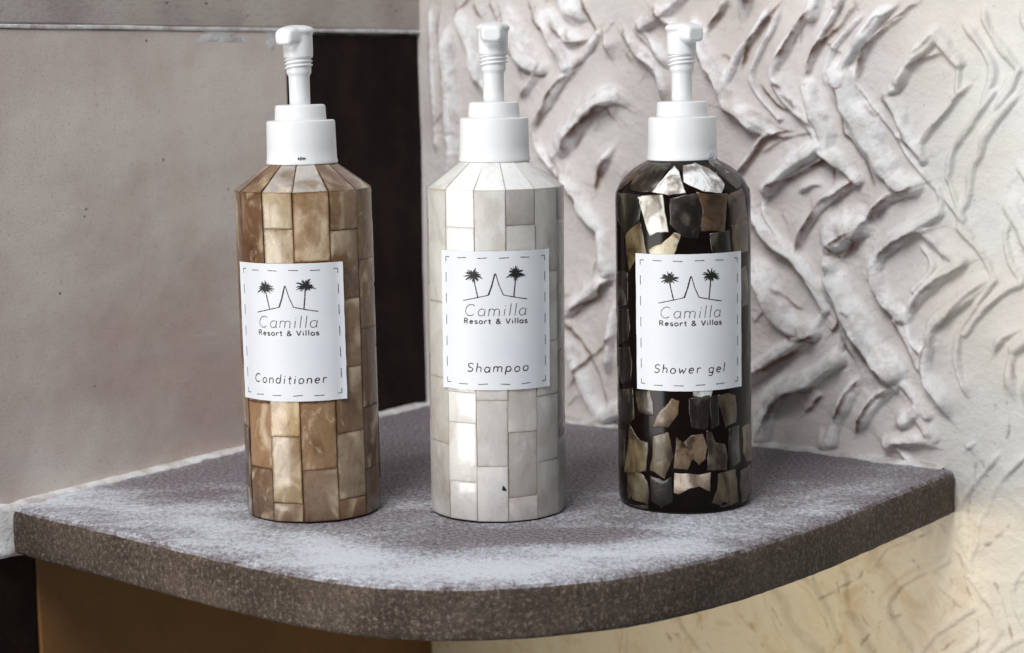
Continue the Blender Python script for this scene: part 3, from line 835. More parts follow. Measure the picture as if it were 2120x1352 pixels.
# thin white joint between panel and stone band, with two smears of filler on the panel
def wallpt(u, y, z): return (u * MM, y * MM, z * MM)
j = slabbox('mortar_joint', -2, 620, 249.7, 251.9, -12, 0.8, M_MORTAR, lw, 0.6, 0.25, 7)
def smear(name, cu, cz, ru, rz, th, seed):
    r = random.Random(seed); vs, fs = [], []
    n = 40; rings = (1.0, 0.8, 0.5, 0.0)
    for q in rings[:-1]:
        for k in range(n):
            a = 2 * math.pi * k / n
            f = 1 + 0.18 * math.sin(3 * a + seed) + 0.10 * math.sin(7 * a + 2 * seed)
            vs.append(wallpt(cu + ru * q * f * math.cos(a), -0.2 + th * (1 - q * q) , min(250.2, cz + rz * q * f * math.sin(a))))
    vs.append(wallpt(cu, th - 0.2, cz))
    for i in range(2):
        for k in range(n):
            k2 = (k + 1) % n
            fs.append((i * n + k, i * n + k2, (i + 1) * n + k2, (i + 1) * n + k))
    for k in range(n): fs.append((2 * n + k, 2 * n + (k + 1) % n, 3 * n))
    return mesh_obj(name, vs, fs, M_MORTAR, lw)
smear('filler_smear', 186, 246, 28, 4.6, 0.5, 3)
smear('filler_smear', 142, 244.5, 10, 7.5, 0.5, 5)

# ------------------------------------------------------------------ shelf
ARC = [(-257.4, 18.5), (-231.6, -5.7), (-201.2, -31.2), (-171.9, -57.3), (-144.4, -81.0), (-118.4, -102.7), (-94.0, -120.9),
       (-70.8, -135.2), (-48.7, -144.3), (-27.2, -148.6), (-6.0, -149.1), (15.2, -146.4), (36.6, -140.6), (58.6, -132.3), (81.4, -118.9),
       (105.4, -100.7), (131.2, -76.3), (159.4, -45.7), (190.6, -7.5), (224.9, 36.2), (243.2, 58.9), (253.2, 73.2)]
def build_shelf():
    A = resample(ARC, 1.6)
    # smooth the measured curve a little
    for _ in range(60):
        A[1:-1] = 0.25 * A[:-2] + 0.5 * A[1:-1] + 0.25 * A[2:]
    lt = np.array((K.x, K.y)) * 1000 + np.array((DL.x, DL.y)) * 357 - np.array((NL.x, NL.y)) * 8
    rt_ = np.array((K.x, K.y)) * 1000 + np.array((DR.x, DR.y)) * 385 - np.array((NR.x, NR.y)) * 8
    kk = np.array((K.x, K.y)) * 1000 + np.array((0, 12.0))
    TH = 25.0
    tn = np.gradient(A, axis=0); tn /= np.linalg.norm(tn, axis=1)[:, None]
    out = np.stack([tn[:, 1], -tn[:, 0]], 1)               # outward (to the front)
    r = np.random.default_rng(4); n = len(A)
    def jt(f, a): return a * np.interp(np.linspace(0, f, n), np.arange(f + 2), r.standard_normal(f + 2))
    chip = jt(60, 0.28) + jt(200, 0.16)
    prof = [(-14, -TH), (-1.6, -TH), (-0.4, -TH + 0.8), (0, -TH + 2.5), (0, -18), (0, -12), (0, -7), (-0.25, -4.2), (-1.0, -2.0), (-2.4, -0.7), (-4.6, -0.1), (-9, 0)]
    vs, fs = [], []
    for pi_, (o_, z) in enumerate(prof):
        j1 = jt(160, 0.18)
        k1 = chip * (1.0 if 5 < pi_ < 10 else 0.5)
        if 1 < pi_ < 7: j1 = j1 * 0.25; k1 = chip * 0.25
        if pi_ in (0, 11): k1 = k1 * 0; j1 = j1 * 0
        for k in range(n):
            p = A[k] + out[k] * (o_ + k1[k] + j1[k])
            vs.append((p[0] * MM, p[1] * MM, (z + (0.35 * j1[k] if 5 < pi_ < 11 else 0)) * MM))
    P = len(prof)
    for i in range(P - 1):
        for k in range(n - 1):
            fs.append((i * n + k, i * n + k + 1, (i + 1) * n + k + 1, (i + 1) * n + k))
    # top: fan of strips from the rim to the back corner
    back = []
    nb = 40
    steps = 60
    base = (P - 1) * n
    bw = []
    for k in range(n):
        t = k / (n - 1)
        e = lt + (kk - lt) * min(1, t * 2) if t < 0.5 else kk + (rt_ - kk) * (t - 0.5) * 2
        bw.append(e)
    prev = [base + k for k in range(n)]
    for sidx in range(1, steps + 1):
        f = sidx / steps; cur = []
        for k in range(n):
            p0 = np.array(vs[base + k][:2]) * 1000
            p = p0 + (bw[k] - p0) * f
            cur.append(len(vs)); vs.append((p[0] * MM, p[1] * MM, 0.0))
        for k in range(n - 1):
            fs.append((prev[k], prev[k + 1], cur[k + 1], cur[k]))
        prev = cur
    tb = prev
    bt = []
    for k in range(n):
        bt.append(len(vs)); vs.append((bw[k][0] * MM, bw[k][1] * MM, -TH * MM))
    for k in range(n - 1):
        fs.append((k, k + 1, bt[k + 1], bt[k]))
        fs.append((tb[k], tb[k + 1], bt[k + 1], bt[k]))
    # end faces
    for e in (0, n - 1):
        ring = [i * n + e for i in range(P)]
        fs.append(tuple(ring + [tb[e], bt[e]]))
    o = mesh_obj('corner_shelf', vs, fs, M_SLAB)
    fix_normals(o)
    o.data.set_sharp_from_angle(angle=R(60))
    # where lime has dried on the top
    co = np.array([v.co[:] for v in o.data.vertices]) * 1000
    d_edge = np.min(np.linalg.norm(co[:, None, :2] - A[None, ::6, :], axis=2), axis=1)
    x, y = co[:, 0], co[:, 1]
    lime = 0.20 + (0.42 + 0.26 * np.exp(-((x + 10) / 110) ** 2)) * np.exp(-((d_edge - 30) / 34.0) ** 2) - 0.25 * np.exp(-(d_edge / 7) ** 2)
    lime -= 0.75 * np.exp(-(((x - 22) / 40) ** 2 + ((y + 62) / 14) ** 2))
    lime -= 0.35 * sstep(20, 90, y)
    lime -= 0.30 * sstep(60, 150, x)
    kx, ky = K.x * 1000, K.y * 1000
    dwl = np.abs((x - kx) * NL.x + (y - ky) * NL.y); dwr = np.abs((x - kx) * NR.x + (y - ky) * NR.y)
    lime += 0.5 * np.exp(-(dwl / 12) ** 2) + 0.4 * np.exp(-(dwr / 10) ** 2)
    at = o.data.attributes.new('lime', 'FLOAT', 'POINT'); at.data.foreach_set('value', lime.astype(np.float32))
    tag(o, 'dark grey cement corner shelf with rounded front edge under the bottles', 'shelf')
    return o
shelf = build_shelf()
Kv = np.array(K)
mortar_strip('mortar_joint', (Kv + np.array(DL) * 0.362, Kv, np.array(NL), (0, 0, 1)), 8.5, 1.6, shelf, 3)
mortar_strip('mortar_joint', (Kv, Kv + np.array(DR) * 0.3805, np.array(NR), (0, 0, 1)), 8.0, 2.6, shelf, 5)
# mortar at the left tip of the shelf
def tip():
    vs, fs = [], []
    r = random.Random(9)
    a = Kv + np.array(DL) * 0.357; b = Kv + np.array(DL) * 0.372
    for iz in range(9):
        z = (1.5 - 28 * iz / 8) * MM
        for k in range(6):
            t = k / 5
            p = a + (b - a) * t + np.array(NL) * (0.0085 * (1 - t) ** 0.7 + r.uniform(-.0005, .0005)) + np.array((0, 0, z + r.uniform(-.0004, .0004)))
            vs.append(tuple(p))
    for iz in range(8):
        for k in range(5):
            i = iz * 6 + k; fs.append((i, i + 1, i + 7, i + 6))
    for iz in (0, 8):
        c = len(vs); p = (a + b) / 2 - np.array(NL) * .004; vs.append((p[0], p[1], vs[iz * 6][2]))
        for k in range(5): fs.append((iz * 6 + k, iz * 6 + k + 1, c))
    fix_normals(mesh_obj('mortar_end', vs, fs, M_MORTAR, shelf))
tip()

# ------------------------------------------------------------------ bottles
def cyl(theta, r, z):
    a = R(theta)
    return (r * MM * math.sin(a), -r * MM * math.cos(a), z * MM)

TINT = [1.0, 0.0, (0, 0, 0)]
def tint(c):
    g = sum(c) / 3.0
    return tuple(max(0, min(255, (v + (g - v) * TINT[1]) * TINT[0] + t)) for v, t in zip(c, TINT[2]))

def make_tile(name, t0, t1, z0, z1, rf, gap, thick, mat, parent, col, rnd, flat=0.5, top=None):
    """one shell tile: slightly cushioned patch between two angles and two heights; rf(z) outer radius"""
    us = (0.0, 0.09, 0.5, 0.91, 1.0); vv = (0.0, 0.05, 0.95, 1.0)
    rm = rf((z0 + z1) / 2)
    gap = gap * rnd.uniform(0.65, 1.35)
    ga = math.degrees(gap / rm); gz = gap * 0.5
    jt = [rnd.uniform(-0.9, 1.3) for _ in range(8)]
    tilt = rnd.uniform(-0.20, 0.20); lift = rnd.uniform(-0.14, 0.16)
    vs, fs = [], []
    half = (t1 - t0) / 2
    for j, v in enumerate(vv):
        for i, u in enumerate(us):
            # corners drawn in a little so that no two tiles are alike
            tl = t0 + ga + jt[0] * ga * (1 - v) + jt[1] * ga * v
            tr = t1 - ga + jt[2] * ga * (1 - v) + jt[3] * ga * v
            zb = z0 + gz + jt[4] * gz * (1 - u) + jt[5] * gz * u
            zt = z1 - gz + jt[6] * gz * (1 - u) + jt[7] * gz * u
            th = tl + (tr - tl) * u; z = zb + (zt - zb) * v
            ph = th - (t0 + t1) / 2
            r = rf(z)
            rfl = r * math.cos(R(half)) / math.cos(R(ph))
            r = r * (1 - flat) + rfl * flat + lift + tilt * (2 * u - 1)
            if i in (0, 4) or j in (0, 3): r -= 0.24
            vs.append(cyl(th, r, z))
    nu, nv = len(us), len(vv)
    for j in range(nv - 1):
        for i in range(nu - 1):
            fs.append((j * nu + i, j * nu + i + 1, (j + 1) * nu + i + 1, (j + 1) * nu + i))
    per = [i for i in range(nu)] + [j * nu + nu - 1 for j in range(1, nv)] + [(nv - 1) * nu + i for i in range(nu - 2, -1, -1)] + [j * nu for j in range(nv - 2, 0, -1)]
    b = len(vs)
    for p in per:
        x, y, z = vs[p]; l = math.hypot(x, y); f = (l - thick * MM) / l
        vs.append((x * f, y * f, z))
    for k in range(len(per)):
        k2 = (k + 1) % len(per)
        fs.append((per[k2], per[k], b + k, b + k2))
    o = mesh_obj(name, vs, fs, mat, parent)
    o.data.set_sharp_from_angle(angle=R(50))
    at = o.data.attributes.new('inner', 'FLOAT', 'POINT')
    at.data.foreach_set('value', [1.0 if (k < nu * nv and 0 < k % nu < nu - 1 and 0 < k // nu < nv - 1) else 0.0 for k in range(len(vs))])
    o.color = lin(tint(col))
    return o

# ---- single-stroke lettering (unit: cap height 1, baseline 0)
def arc(cx, cy, rx, ry, a0, a1, n=14):
    return [(cx + rx * math.cos(R(a0 + (a1 - a0) * k / n)), cy + ry * math.sin(R(a0 + (a1 - a0) * k / n))) for k in range(n + 1)]
X = 0.62
GL = {
 'C': (0.95, [arc(0.48, 0.5, 0.42, 0.5, 48, 312, 20)]),
 'a': (0.66, [arc(0.29, X / 2, 0.25, X / 2, 50, 385, 20), [(0.55, X), (0.53, 0.25), (0.56, 0.03), (0.62, 0.02)]]),
 'm': (1.02, [[(0.08, X), (0.08, 0)], [(0.08, 0.4)] + arc(0.28, X - 0.2, 0.2, 0.2, 160, 0, 10) + [(0.48, 0)], [(0.48, 0.4)] + arc(0.68, X - 0.2, 0.2, 0.2, 160, 0, 10) + [(0.88, 0), (0.93, 0.02)]]),
 'n': (0.66, [[(0.08, X), (0.08, 0)], [(0.08, 0.38)] + arc(0.31, X - 0.24, 0.23, 0.24, 165, 0, 10) + [(0.54, 0.0)]]),
 'i': (0.30, [[(0.13, X), (0.13, 0.0)], [(0.14, 0.84), (0.15, 0.92)]]),
 'l': (0.30, [[(0.13, 1.08), (0.13, 0.0)]]),
 'R': (0.80, [[(0.1, 0), (0.1, 1.0)], [(0.1, 1.0), (0.35, 1.0)] + arc(0.35, 0.76, 0.24, 0.24, 90, -90, 10) + [(0.1, 0.52)], [(0.34, 0.52), (0.64, 0)]]),
 'e': (0.66, [[(0.08, 0.34), (0.54, 0.34)] + arc(0.31, X / 2, 0.24, X / 2, 8, 318, 18)]),
 's': (0.56, [arc(0.27, X * 0.75, 0.18, X * 0.25, 30, 255, 10) + arc(0.26, X * 0.25, 0.20, X * 0.25, 80, -150, 10)]),
 'o': (0.70, [arc(0.33, X / 2, 0.26, X / 2, 80, 440, 22)]),
 'r': (0.50, [[(0.1, X), (0.1, 0)], [(0.1, 0.36)] + arc(0.32, X - 0.22, 0.22, 0.21, 165, 50, 8)]),
 't': (0.48, [[(0.22, 0.92), (0.22, 0.12), (0.28, 0.02), (0.40, 0.02)], [(0.04, X), (0.42, X)]]),
 '&': (0.85, [[(0.74, 0), (0.22, 0.70)] + arc(0.36, 0.80, 0.16, 0.18, 200, -30, 10) + [(0.16, 0.36)] + arc(0.32, 0.22, 0.22, 0.22, 140, 330, 10) + [(0.70, 0.46)]]),
 'V': (0.80, [[(0.05, 1.0), (0.37, 0.0), (0.70, 1.0)]]),
 'd': (0.70, [arc(0.29, X / 2, 0.24, X / 2, 50, 330, 18), [(0.56, 1.08), (0.54, 0.0)]]),
 'S': (0.72, [arc(0.36, 0.75, 0.26, 0.25, 25, 260, 12) + arc(0.33, 0.25, 0.28, 0.25, 75, -150, 12)]),
 'h': (0.66, [[(0.1, 1.08), (0.1, 0)], [(0.1, 0.38)] + arc(0.32, X - 0.22, 0.22, 0.22, 165, 0, 10) + [(0.54, 0.0)]]),
 'p': (0.68, [[(0.1, X), (0.08, -0.38)], arc(0.33, X / 2, 0.25, X / 2, 150, -150, 16)]),
 'w': (0.86, [[(0.05, X), (0.22, 0.0), (0.40, 0.5), (0.57, 0.0), (0.78, X)]]),
 'g': (0.68, [arc(0.29, X / 2, 0.24, X / 2, 45, 330, 18), [(0.54, X), (0.53, -0.12)] + arc(0.30, -0.14, 0.23, 0.22, 0, -150, 10)]),
 ' ': (0.42, []),
}
def text_strokes(txt, x0, x1, base, cap, slant, rnd, spread=0.0, jit=0.0):
    """strokes in label px (x right from label middle, y down from label top), fitted between x0 and x1"""
    tot = sum(GL[c][0] + spread for c in txt) - spread
    sx = (x1 - x0) / tot
    out, x = [], 0.0
    for c in txt:
        adv, st = GL[c]
        dy = rnd.uniform(-jit, jit) * cap
        for s in st:
            out.append([(x0 + (x + px_) * sx + slant * py_ * cap, base + dy - py_ * cap) for px_, py_ in s])
        x += adv + spread
    return out

def densify(st, step):
    out = [st[0]]
    for a, b in zip(st[:-1], st[1:]):
        n = max(1, int(math.hypot(b[0] - a[0], b[1] - a[1]) / step))
        for k in range(1, n + 1): out.append((a[0] + (b[0] - a[0]) * k / n, a[1] + (b[1] - a[1]) * k / n))
    return out

def ribbons(name, strokes, width, mapf, mat, parent, rnd=None, var=0.0, taper=False):
    vs, fs = [], []
    for st in strokes:
        st = densify(st, 2.0)
        n = len(st)
        if n < 2: continue
        b = len(vs)
        for k, (x, y) in enumerate(st):
            x1, y1 = st[min(k + 1, n - 1)]; x0, y0 = st[max(k - 1, 0)]
            dx, dy = x1 - x0, y1 - y0; l = math.hypot(dx, dy) or 1
            wv = width * (1 + (rnd.uniform(-var, var) if rnd else 0)) / 2
            if taper: wv *= 0.35 + 0.65 * math.sin(math.pi * min(1, 0.12 + k / (n - 1) * 0.88))
            vs.append(mapf(x - dy / l * wv, y + dx / l * wv)); vs.append(mapf(x + dy / l * wv, y - dx / l * wv))
        for k in range(n - 1):
            i = b + 2 * k; fs.append((i, i + 1, i + 3, i + 2))
    o = mesh_obj(name, vs, fs, mat, parent, smooth=False)
    return o

PXM = 0.2425                                               # mm on the label for one lettering unit
def make_label(bottle, r, theta0, ztop, product, px0, px1, rnd, curl):
    W2, HT = 120.5, 284.0
    def mp(off):
        def f(x, y):
            s = x * PXM
            cu = curl * max(0.0, (abs(x) / W2 - 0.86) / 0.14) ** 2
            rr = r + off + cu
            return cyl(theta0 + math.degrees(s / r), rr, ztop - y * PXM)
        return f
    nx, ny = 48, 24
    vs, fs = [], []
    edge = [rnd.uniform(-0.35, 0.35) for _ in range(80)]
    for layer, off in ((0, 0.16), (1, 0.0)):
        f = mp(off)
        for jy in range(ny + 1):
            for ix in range(nx + 1):
                x = -W2 + 2 * W2 * ix / nx; y = HT * jy / ny
                if ix in (0, nx): x += edge[jy]
                if jy in (0, ny): y += edge[ix % 80] * 0.6
                vs.append(f(x, y))
    n1 = (nx + 1) * (ny + 1)
    for layer in (0, 1):
        for jy in range(ny):
            for ix in range(nx):
                a = layer * n1 + jy * (nx + 1) + ix
                q = (a, a + nx + 1, a + nx + 2, a + 1)
                fs.append(q if layer == 0 else q[::-1])
    per = list(range(nx + 1)) + [j_ * (nx + 1) + nx for j_ in range(1, ny + 1)] + [ny * (nx + 1) + i for i in range(nx - 1, -1, -1)] + [j_ * (nx + 1) for j_ in range(ny - 1, 0, -1)]
    for k in range(len(per)):
        a, b = per[k], per[(k + 1) % len(per)]
        fs.append((a, b, b + n1, a + n1))
    lab = mesh_obj('paper_label', vs, fs, M_PAPER, bottle)
    lab.data.set_sharp_from_angle(angle=R(50))
    ink = mp(0.24)
    # dashed frame
    ds = []
    for x in (-70, -27, 18, 62):
        ds.append([(x - 10, 14 + rnd.uniform(-1, 1)), (x + 10, 14 + rnd.uniform(-1, 1))])
        ds.append([(x - 10, 272 + rnd.uniform(-1, 1)), (x + 10, 272 + rnd.uniform(-1, 1))])
    for y in (55, 98, 142, 186, 229):
        ds.append([(-110, y - 10), (-110, y + 10)]); ds.append([(110, y - 10), (110, y + 10)])
    for sx in (-1, 1):
        ds.append([(sx * 101, 13), (sx * 110, 13), (sx * 110, 23)]); ds.append([(sx * 101, 271), (sx * 110, 271), (sx * 110, 261)])
    ribbons('dashed_border', ds, 1.5, ink, M_INKG, lab, rnd, 0.2)
    # emblem: two palms either side of a pointed roof on a rising ground line
    roof = [[(-68, 101), (-52, 97.5), (-36, 94), (-14, 89), (-13, 88), (0, 45)], [(0.6, 45), (7, 68), (16, 89), (37, 93.5), (52, 96.5), (66, 99)]]
    e = ribbons('roof_emblem', roof, 1.7, ink, M_INK, lab, rnd, 0.25)
    ribbons('roof_emblem', [[(-14.5, 89), (-8, 72), (-1, 46)]], 2.6, mp(0.27), M_INK, lab, rnd, 0.2)
    for cx, cy, bx, by, sg in ((-45, 50, -36, 94, 1), (42, 46, 37, 93.5, -1)):
        fr = []
        for k in range(15):
            a = R(-205 + 230 * k / 14 + rnd.uniform(-7, 7))
            L = rnd.uniform(15, 22) * (1.0 if -200 < math.degrees(a) < 20 else 0.7)
            p = []
            for q in range(7):
                t = q / 6
                p.append((cx + L * t * math.cos(a), cy + L * t * math.sin(a) * 0.95 + 4.0 * t * t))
            fr.append(p)
        for k in range(6):
            a = R(20 + 140 * k / 5 + rnd.uniform(-8, 8)); L = rnd.uniform(8, 15)
            fr.append([(cx + L * t * math.cos(a), cy + L * t * math.sin(a) * 0.9 + 3 * t) for t in (0, .25, .5, .75, 1)])
        pe = ribbons('palm_emblem', fr, 3.0, ink, M_INK, lab, rnd, 0.25, taper=True)
        trunk = [[(cx + (1 if cx < 0 else -1), cy + 8), (cx + (bx - cx) * 0.45, cy + (by - cy) * 0.5), (bx, by)]]
        ribbons('palm_emblem', trunk, 2.2, mp(0.27), M_INK, lab, rnd, 0.25)
    ribbons('lettering', text_strokes('Camilla', -66, 64, 131.5, 23, 0.16, rnd, 0.12), 1.45, ink, M_INKG, lab, rnd, 0.3)
    ribbons('lettering', text_strokes('Resort & Villas', -67, 67, 147.6, 10.2, 0.0, rnd, 0.10), 1.95, ink, M_INK, lab, rnd, 0.25)
    ribbons('lettering', text_strokes(product, px0, px1, 246.5, 17, 0.16, rnd, 0.20, 0.04), 2.0, ink, M_INK, lab, rnd, 0.3)
    return lab

def make_pump(bottle, theta, z0, ribbed, seed):
    rnd = random.Random(seed)
    zc = z0
    col = lathe('collar', [(14, zc), (17.7, zc), (18.0, zc + 0.3), (18.05, zc + 1.6), (17.75, zc + 2.2), (17.55, zc + 8), (17.3, zc + 20.6), (17.1, zc + 21.4), (16.5, zc + 21.8), (12, zc + 21.8)],
                M_PLASTIC, bottle, 180, ribs=(zc + 2.5, zc + 20, 0.10) if ribbed else None)
    lathe('collar_step', [(9, zc + 21.7), (13.1, zc + 21.7), (12.9, zc + 24), (12.7, zc + 28.4), (12.4, zc + 29.2), (11.6, zc + 29.6), (5, zc + 29.6)], M_PLASTIC, col, 96)
    stem = lathe('pump_stem', [(5.2, zc + 27), (5.25, zc + 43.2), (5.5, zc + 44.2), (6.1, zc + 45.2), (6.25, zc + 46), (6.3, zc + 52), (6.3, zc + 56)], M_PLASTIC, bottle, 64)
    for k in range(3):
        vs, fs = [], []
        n1, n2 = 64, 8
        for i in range(n1):
            a = 2 * math.pi * i / n1
            for jx in range(n2):
                b = 2 * math.pi * jx / n2
                rr = 6.6 + 0.55 * math.cos(b)
                vs.append((rr * MM * math.sin(a), -rr * MM * math.cos(a), (zc + 48.6 + 1.95 * k + 0.48 * math.sin(b) + 0.95 * math.sin(a + 0.6)) * MM))
        for i in range(n1):
            for jx in range(n2):
                i2, j2 = (i + 1) % n1, (jx + 1) % n2
                fs.append((i * n2 + jx, i2 * n2 + jx, i2 * n2 + j2, i * n2 + j2))
        mesh_obj('thread_ring', vs, fs, M_PLASTIC, stem)
    # head: barrel, saddle top and short blunt spout, fused
    bm = bmesh.new()
    zb = zc + 54
    def loft(rings):
        prev = None; first = None
        for ring in rings:
            cur = [bm.verts.new(v) for v in ring]
            if prev:
                for k in range(len(cur)):
                    bm.faces.new((prev[k], prev[(k + 1) % len(cur)], cur[(k + 1) % len(cur)], cur[k]))
            else: bm.faces.new(cur[::-1])
            prev = cur
        bm.faces.new(prev)
    N = 40
    def circ(r, z): return [(r * MM * math.cos(2 * math.pi * k / N), r * MM * math.sin(2 * math.pi * k / N), z * MM) for k in range(N)]
    loft([circ(6.9, zb - 1.2), circ(7.35, zb - 0.8), circ(7.5, zb + 4), circ(7.5, zb + 11.5)])
    a = R(theta); d = (math.sin(a), -math.cos(a)); sd = (math.cos(a), math.sin(a))
    # saddle: an oval cap, higher in the middle, drawn out to the sides
    rings = []
    for t, sc in ((0.0, 0.74), (1.6, 0.90), (3.2, 1.0), (4.4, 0.97), (5.3, 0.78), (5.9, 0.42)):
        ring = []
        for k in range(N):
            an = 2 * math.pi * k / N
            lx, ly = 8.5 * sc * math.cos(an), 8.2 * sc * math.sin(an)
            ring.append(((sd[0] * lx + d[0] * ly) * MM, (sd[1] * lx + d[1] * ly) * MM, (zb + 9.4 + t - 0.010 * lx * lx) * MM))
        rings.append(ring)
    loft(rings)
    rings = []
    for t, wx, wz, dz in ((0.0, 6.2, 5.0, 0.6), (5.0, 6.0, 4.9, 0.5), (9.0, 5.6, 4.5, 0.1), (11.4, 5.0, 3.9, -0.4), (12.4, 4.0, 3.0, -0.6)):
        ring = []
        for k in range(N):
            an = 2 * math.pi * k / N
            lx = wx * math.copysign(abs(math.cos(an)) ** 0.55, math.cos(an)); lz = wz * math.copysign(abs(math.sin(an)) ** 0.55, math.sin(an))
            ring.append(((d[0] * t + sd[0] * lx) * MM, (d[1] * t + sd[1] * lx) * MM, (zb + 9.6 + dz + lz) * MM))
        rings.append(ring)
    loft(rings)
    bmesh.ops.recalc_face_normals(bm, faces=bm.faces)
    me = bpy.data.meshes.new('pump_head'); bm.to_mesh(me); bm.free()
    me.materials.append(M_PLASTIC)
    o = bpy.data.objects.new('pump_head', me); COL.objects.link(o); o.parent = bottle
    rmod = o.modifiers.new('fuse', 'REMESH'); rmod.mode = 'VOXEL'; rmod.voxel_size = 0.00045; rmod.use_smooth_shade = True
    sm = o.modifiers.new('soften', 'SMOOTH'); sm.factor = 0.5; sm.iterations = 5
    return col

def shoulder_r(z):
    return 34.9 if z <= 166.5 else 34.9 + (17.6 - 34.9) * (z - 166.5) / (179.0 - 166.5)

def bottle_root(name, loc, rot, label, tilt=0.0):
    e = bpy.data.objects.new(name, None); COL.objects.link(e)
    e.empty_display_size = 0.03
    e.location = loc; e.rotation_euler = (0, R(tilt), R(rot))
    tag(e, label, 'bottle', 'pump bottles in a row on the corner shelf')
    return e

def tiled_bottle(root, cols, palette, joint, shell, gap, seed, shpal):
    rnd = random.Random(seed)
    lathe('bottle_body', [(28, 1.2), (33.5, 1.4), (33.95, 2.0), (33.95, 60), (33.95, 120), (33.95, 165.6), (30.3, 168.4), (23.6, 173.2), (16.8, 178.2), (15, 179.2)], joint, root, 96)
    lathe('base', [(30, 0), (33.4, 0), (33.6, 0.5), (33.6, 1.4), (30, 1.4)], M_BASE, root, 96)
    rf = lambda z: 35.0
    for (t0, t1, zs, cs) in cols:
        for k in range(len(zs) - 1):
            c = cs[k] if cs else rnd.choice(palette)
            make_tile('shell_tile', t0, t1, zs[k + 1], zs[k], rf, gap, 0.9, shell, root, c, rnd, flat=0.42)
    edges = [c[0] for c in cols]
    n = len(cols)
    for k in range(n):
        t0, t1 = cols[k][0], cols[k][1]
        make_tile('shell_tile', t0, t1, 166.2, 179.3, shoulder_r, gap, 0.9, shell, root, shpal[k] if k < len(shpal) else rnd.choice(palette), rnd, flat=0.6)

def auto_cols(t, end, step, rnd, phase=0.0):
    out = []
    n = max(1, round((end - t) / step)); w_ = (end - t) / n
    for k in range(n):
        zs = [166.5]; z = 166.5 - rnd.choice((16, 24, 34))
        while z > 6: zs.append(z); z -= rnd.uniform(31, 36)
        zs.append(1.0)
        out.append((t + k * w_, t + (k + 1) * w_, zs, None))
    return out

# brown bottle -----------------------------------------------------
BR = [(150, 112, 72), (128, 88, 52), (170, 134, 98), (140, 106, 70), (188, 158, 118), (118, 84, 56)]
cols = [
 (-88, -58, [166.5, 118, 79, 47, 15, 1.0], [(142, 106, 68), (132, 98, 64), (176, 140, 104), (104, 82, 66), (92, 72, 52)]),
 (-58, -30, [166.5, 130, 95, 61, 27.5, 1.0], [(126, 82, 44), (140, 98, 60), (150, 110, 70), (186, 142, 100), (130, 96, 62)]),
 (-30, -3, [166.5, 148.5, 115, 80, 44.5, 10.5, 1.0], [(204, 178, 136), (214, 190, 152), (170, 130, 90), (212, 176, 116), (178, 148, 104), (158, 124, 92)]),
 (-3, 27, [166.5, 132, 98, 62, 27.5, 1.0], [(184, 146, 104), (170, 130, 90), (160, 120, 80), (174, 134, 92), (162, 132, 104)]),
 (27, 55, [166.5, 147, 112.5, 78, 45, 11, 1.0], [(162, 124, 86), (136, 98, 60), (160, 122, 84), (150, 114, 78), (182, 156, 128), (158, 118, 82)]),
 (55, 84, [166.5, 131, 96, 56, 24, 1.0], [(158, 124, 84), (150, 116, 80), (128, 94, 62), (118, 86, 56), (120, 92, 66)]),
]
cols += auto_cols(84, 272, 27, random.Random(3))
b1 = bottle_root('pump_bottle', (-0.09556539, 0.00538195, 0.0), 0, 'brown shell-tiled pump bottle with Conditioner label, in front of the dark tile', -0.35)
TINT[:] = [0.80, 0.10, (0, 0, 0)]
tiled_bottle(b1, cols, BR, M_JOINTB, M_PEARLB, 0.25, 21, [(160, 132, 112), (156, 122, 92), (206, 196, 188), (226, 220, 214), (190, 168, 148), (150, 122, 96)])
make_label(b1, 35.25, -11.2, 131.5, 'Conditioner', -84, 78, random.Random(1), 0.9)
c1 = make_pump(b1, -32, 179.0, False, 1)
def mould_mark(bottle, parent, zc):
    vs, fs = [], []
    for k, (a, wd, h) in enumerate(((1.0, 0.5, 0.5), (4.5, 0.35, 0.8), (8.0, 0.5, 0.45), (10.8, 0.35, 0.4))):
        b = len(vs)
        for dx, dz in ((-wd, -h), (wd, -h), (wd, h), (-wd, h)): vs.append(cyl(a + dx * 3, 18.12, zc + 3.2 + dz))
        fs.append((b, b + 1, b + 2, b + 3))
    return mesh_obj('mould_mark', vs, fs, M_INKG, parent, smooth=False)
mould_mark(b1, c1, 179.0)

# white bottle -----------------------------------------------------
WH = [(204, 199, 190), (214, 211, 204), (192, 184, 174), (184, 176, 168), (200, 194, 182)]
cols = [
 (-74, -44, [166.5, 110, 72, 39, 1.0], [(202, 200, 186), (200, 196, 182), (184, 174, 158), (176, 168, 158)]),
 (-44, -17, [166.5, 148, 110, 66, 50.5, 20.5, 1.0], [(226, 224, 218), (222, 220, 214), (214, 210, 202), (214, 211, 202), (206, 201, 192), (204, 199, 192)]),
 (-17, 9, [166.5, 128, 95, 62.5, 29, 1.0], [(206, 202, 194), (206, 202, 194), (196, 188, 180), (190, 182, 174), (200, 194, 190)]),
 (9, 35, [166.5, 149, 115, 80, 46, 13, 1.0], [(176, 168, 160), (192, 186, 178), (200, 194, 186), (190, 180, 170), (178, 166, 156), (190, 178, 170)]),
 (35, 62, [166.5, 125, 90, 63, 29.5, 1.0], [(196, 190, 180), (212, 208, 196), (206, 200, 188), (192, 184, 174), (186, 178, 168)]),
 (62, 92, [166.5, 150, 118, 84, 40, 1.0], [(178, 166, 156), (180, 168, 158), (172, 162, 154), (166, 152, 140), (166, 156, 148)]),
]
cols += auto_cols(92, 286, 27, random.Random(5))
b2 = bottle_root('pump_bottle', (0, 0, 0), 0, 'white shell-tiled pump bottle with Shampoo label, in the middle of the row', 0.3)
TINT[:] = [1.0, 0.45, (2, 3, 4)]
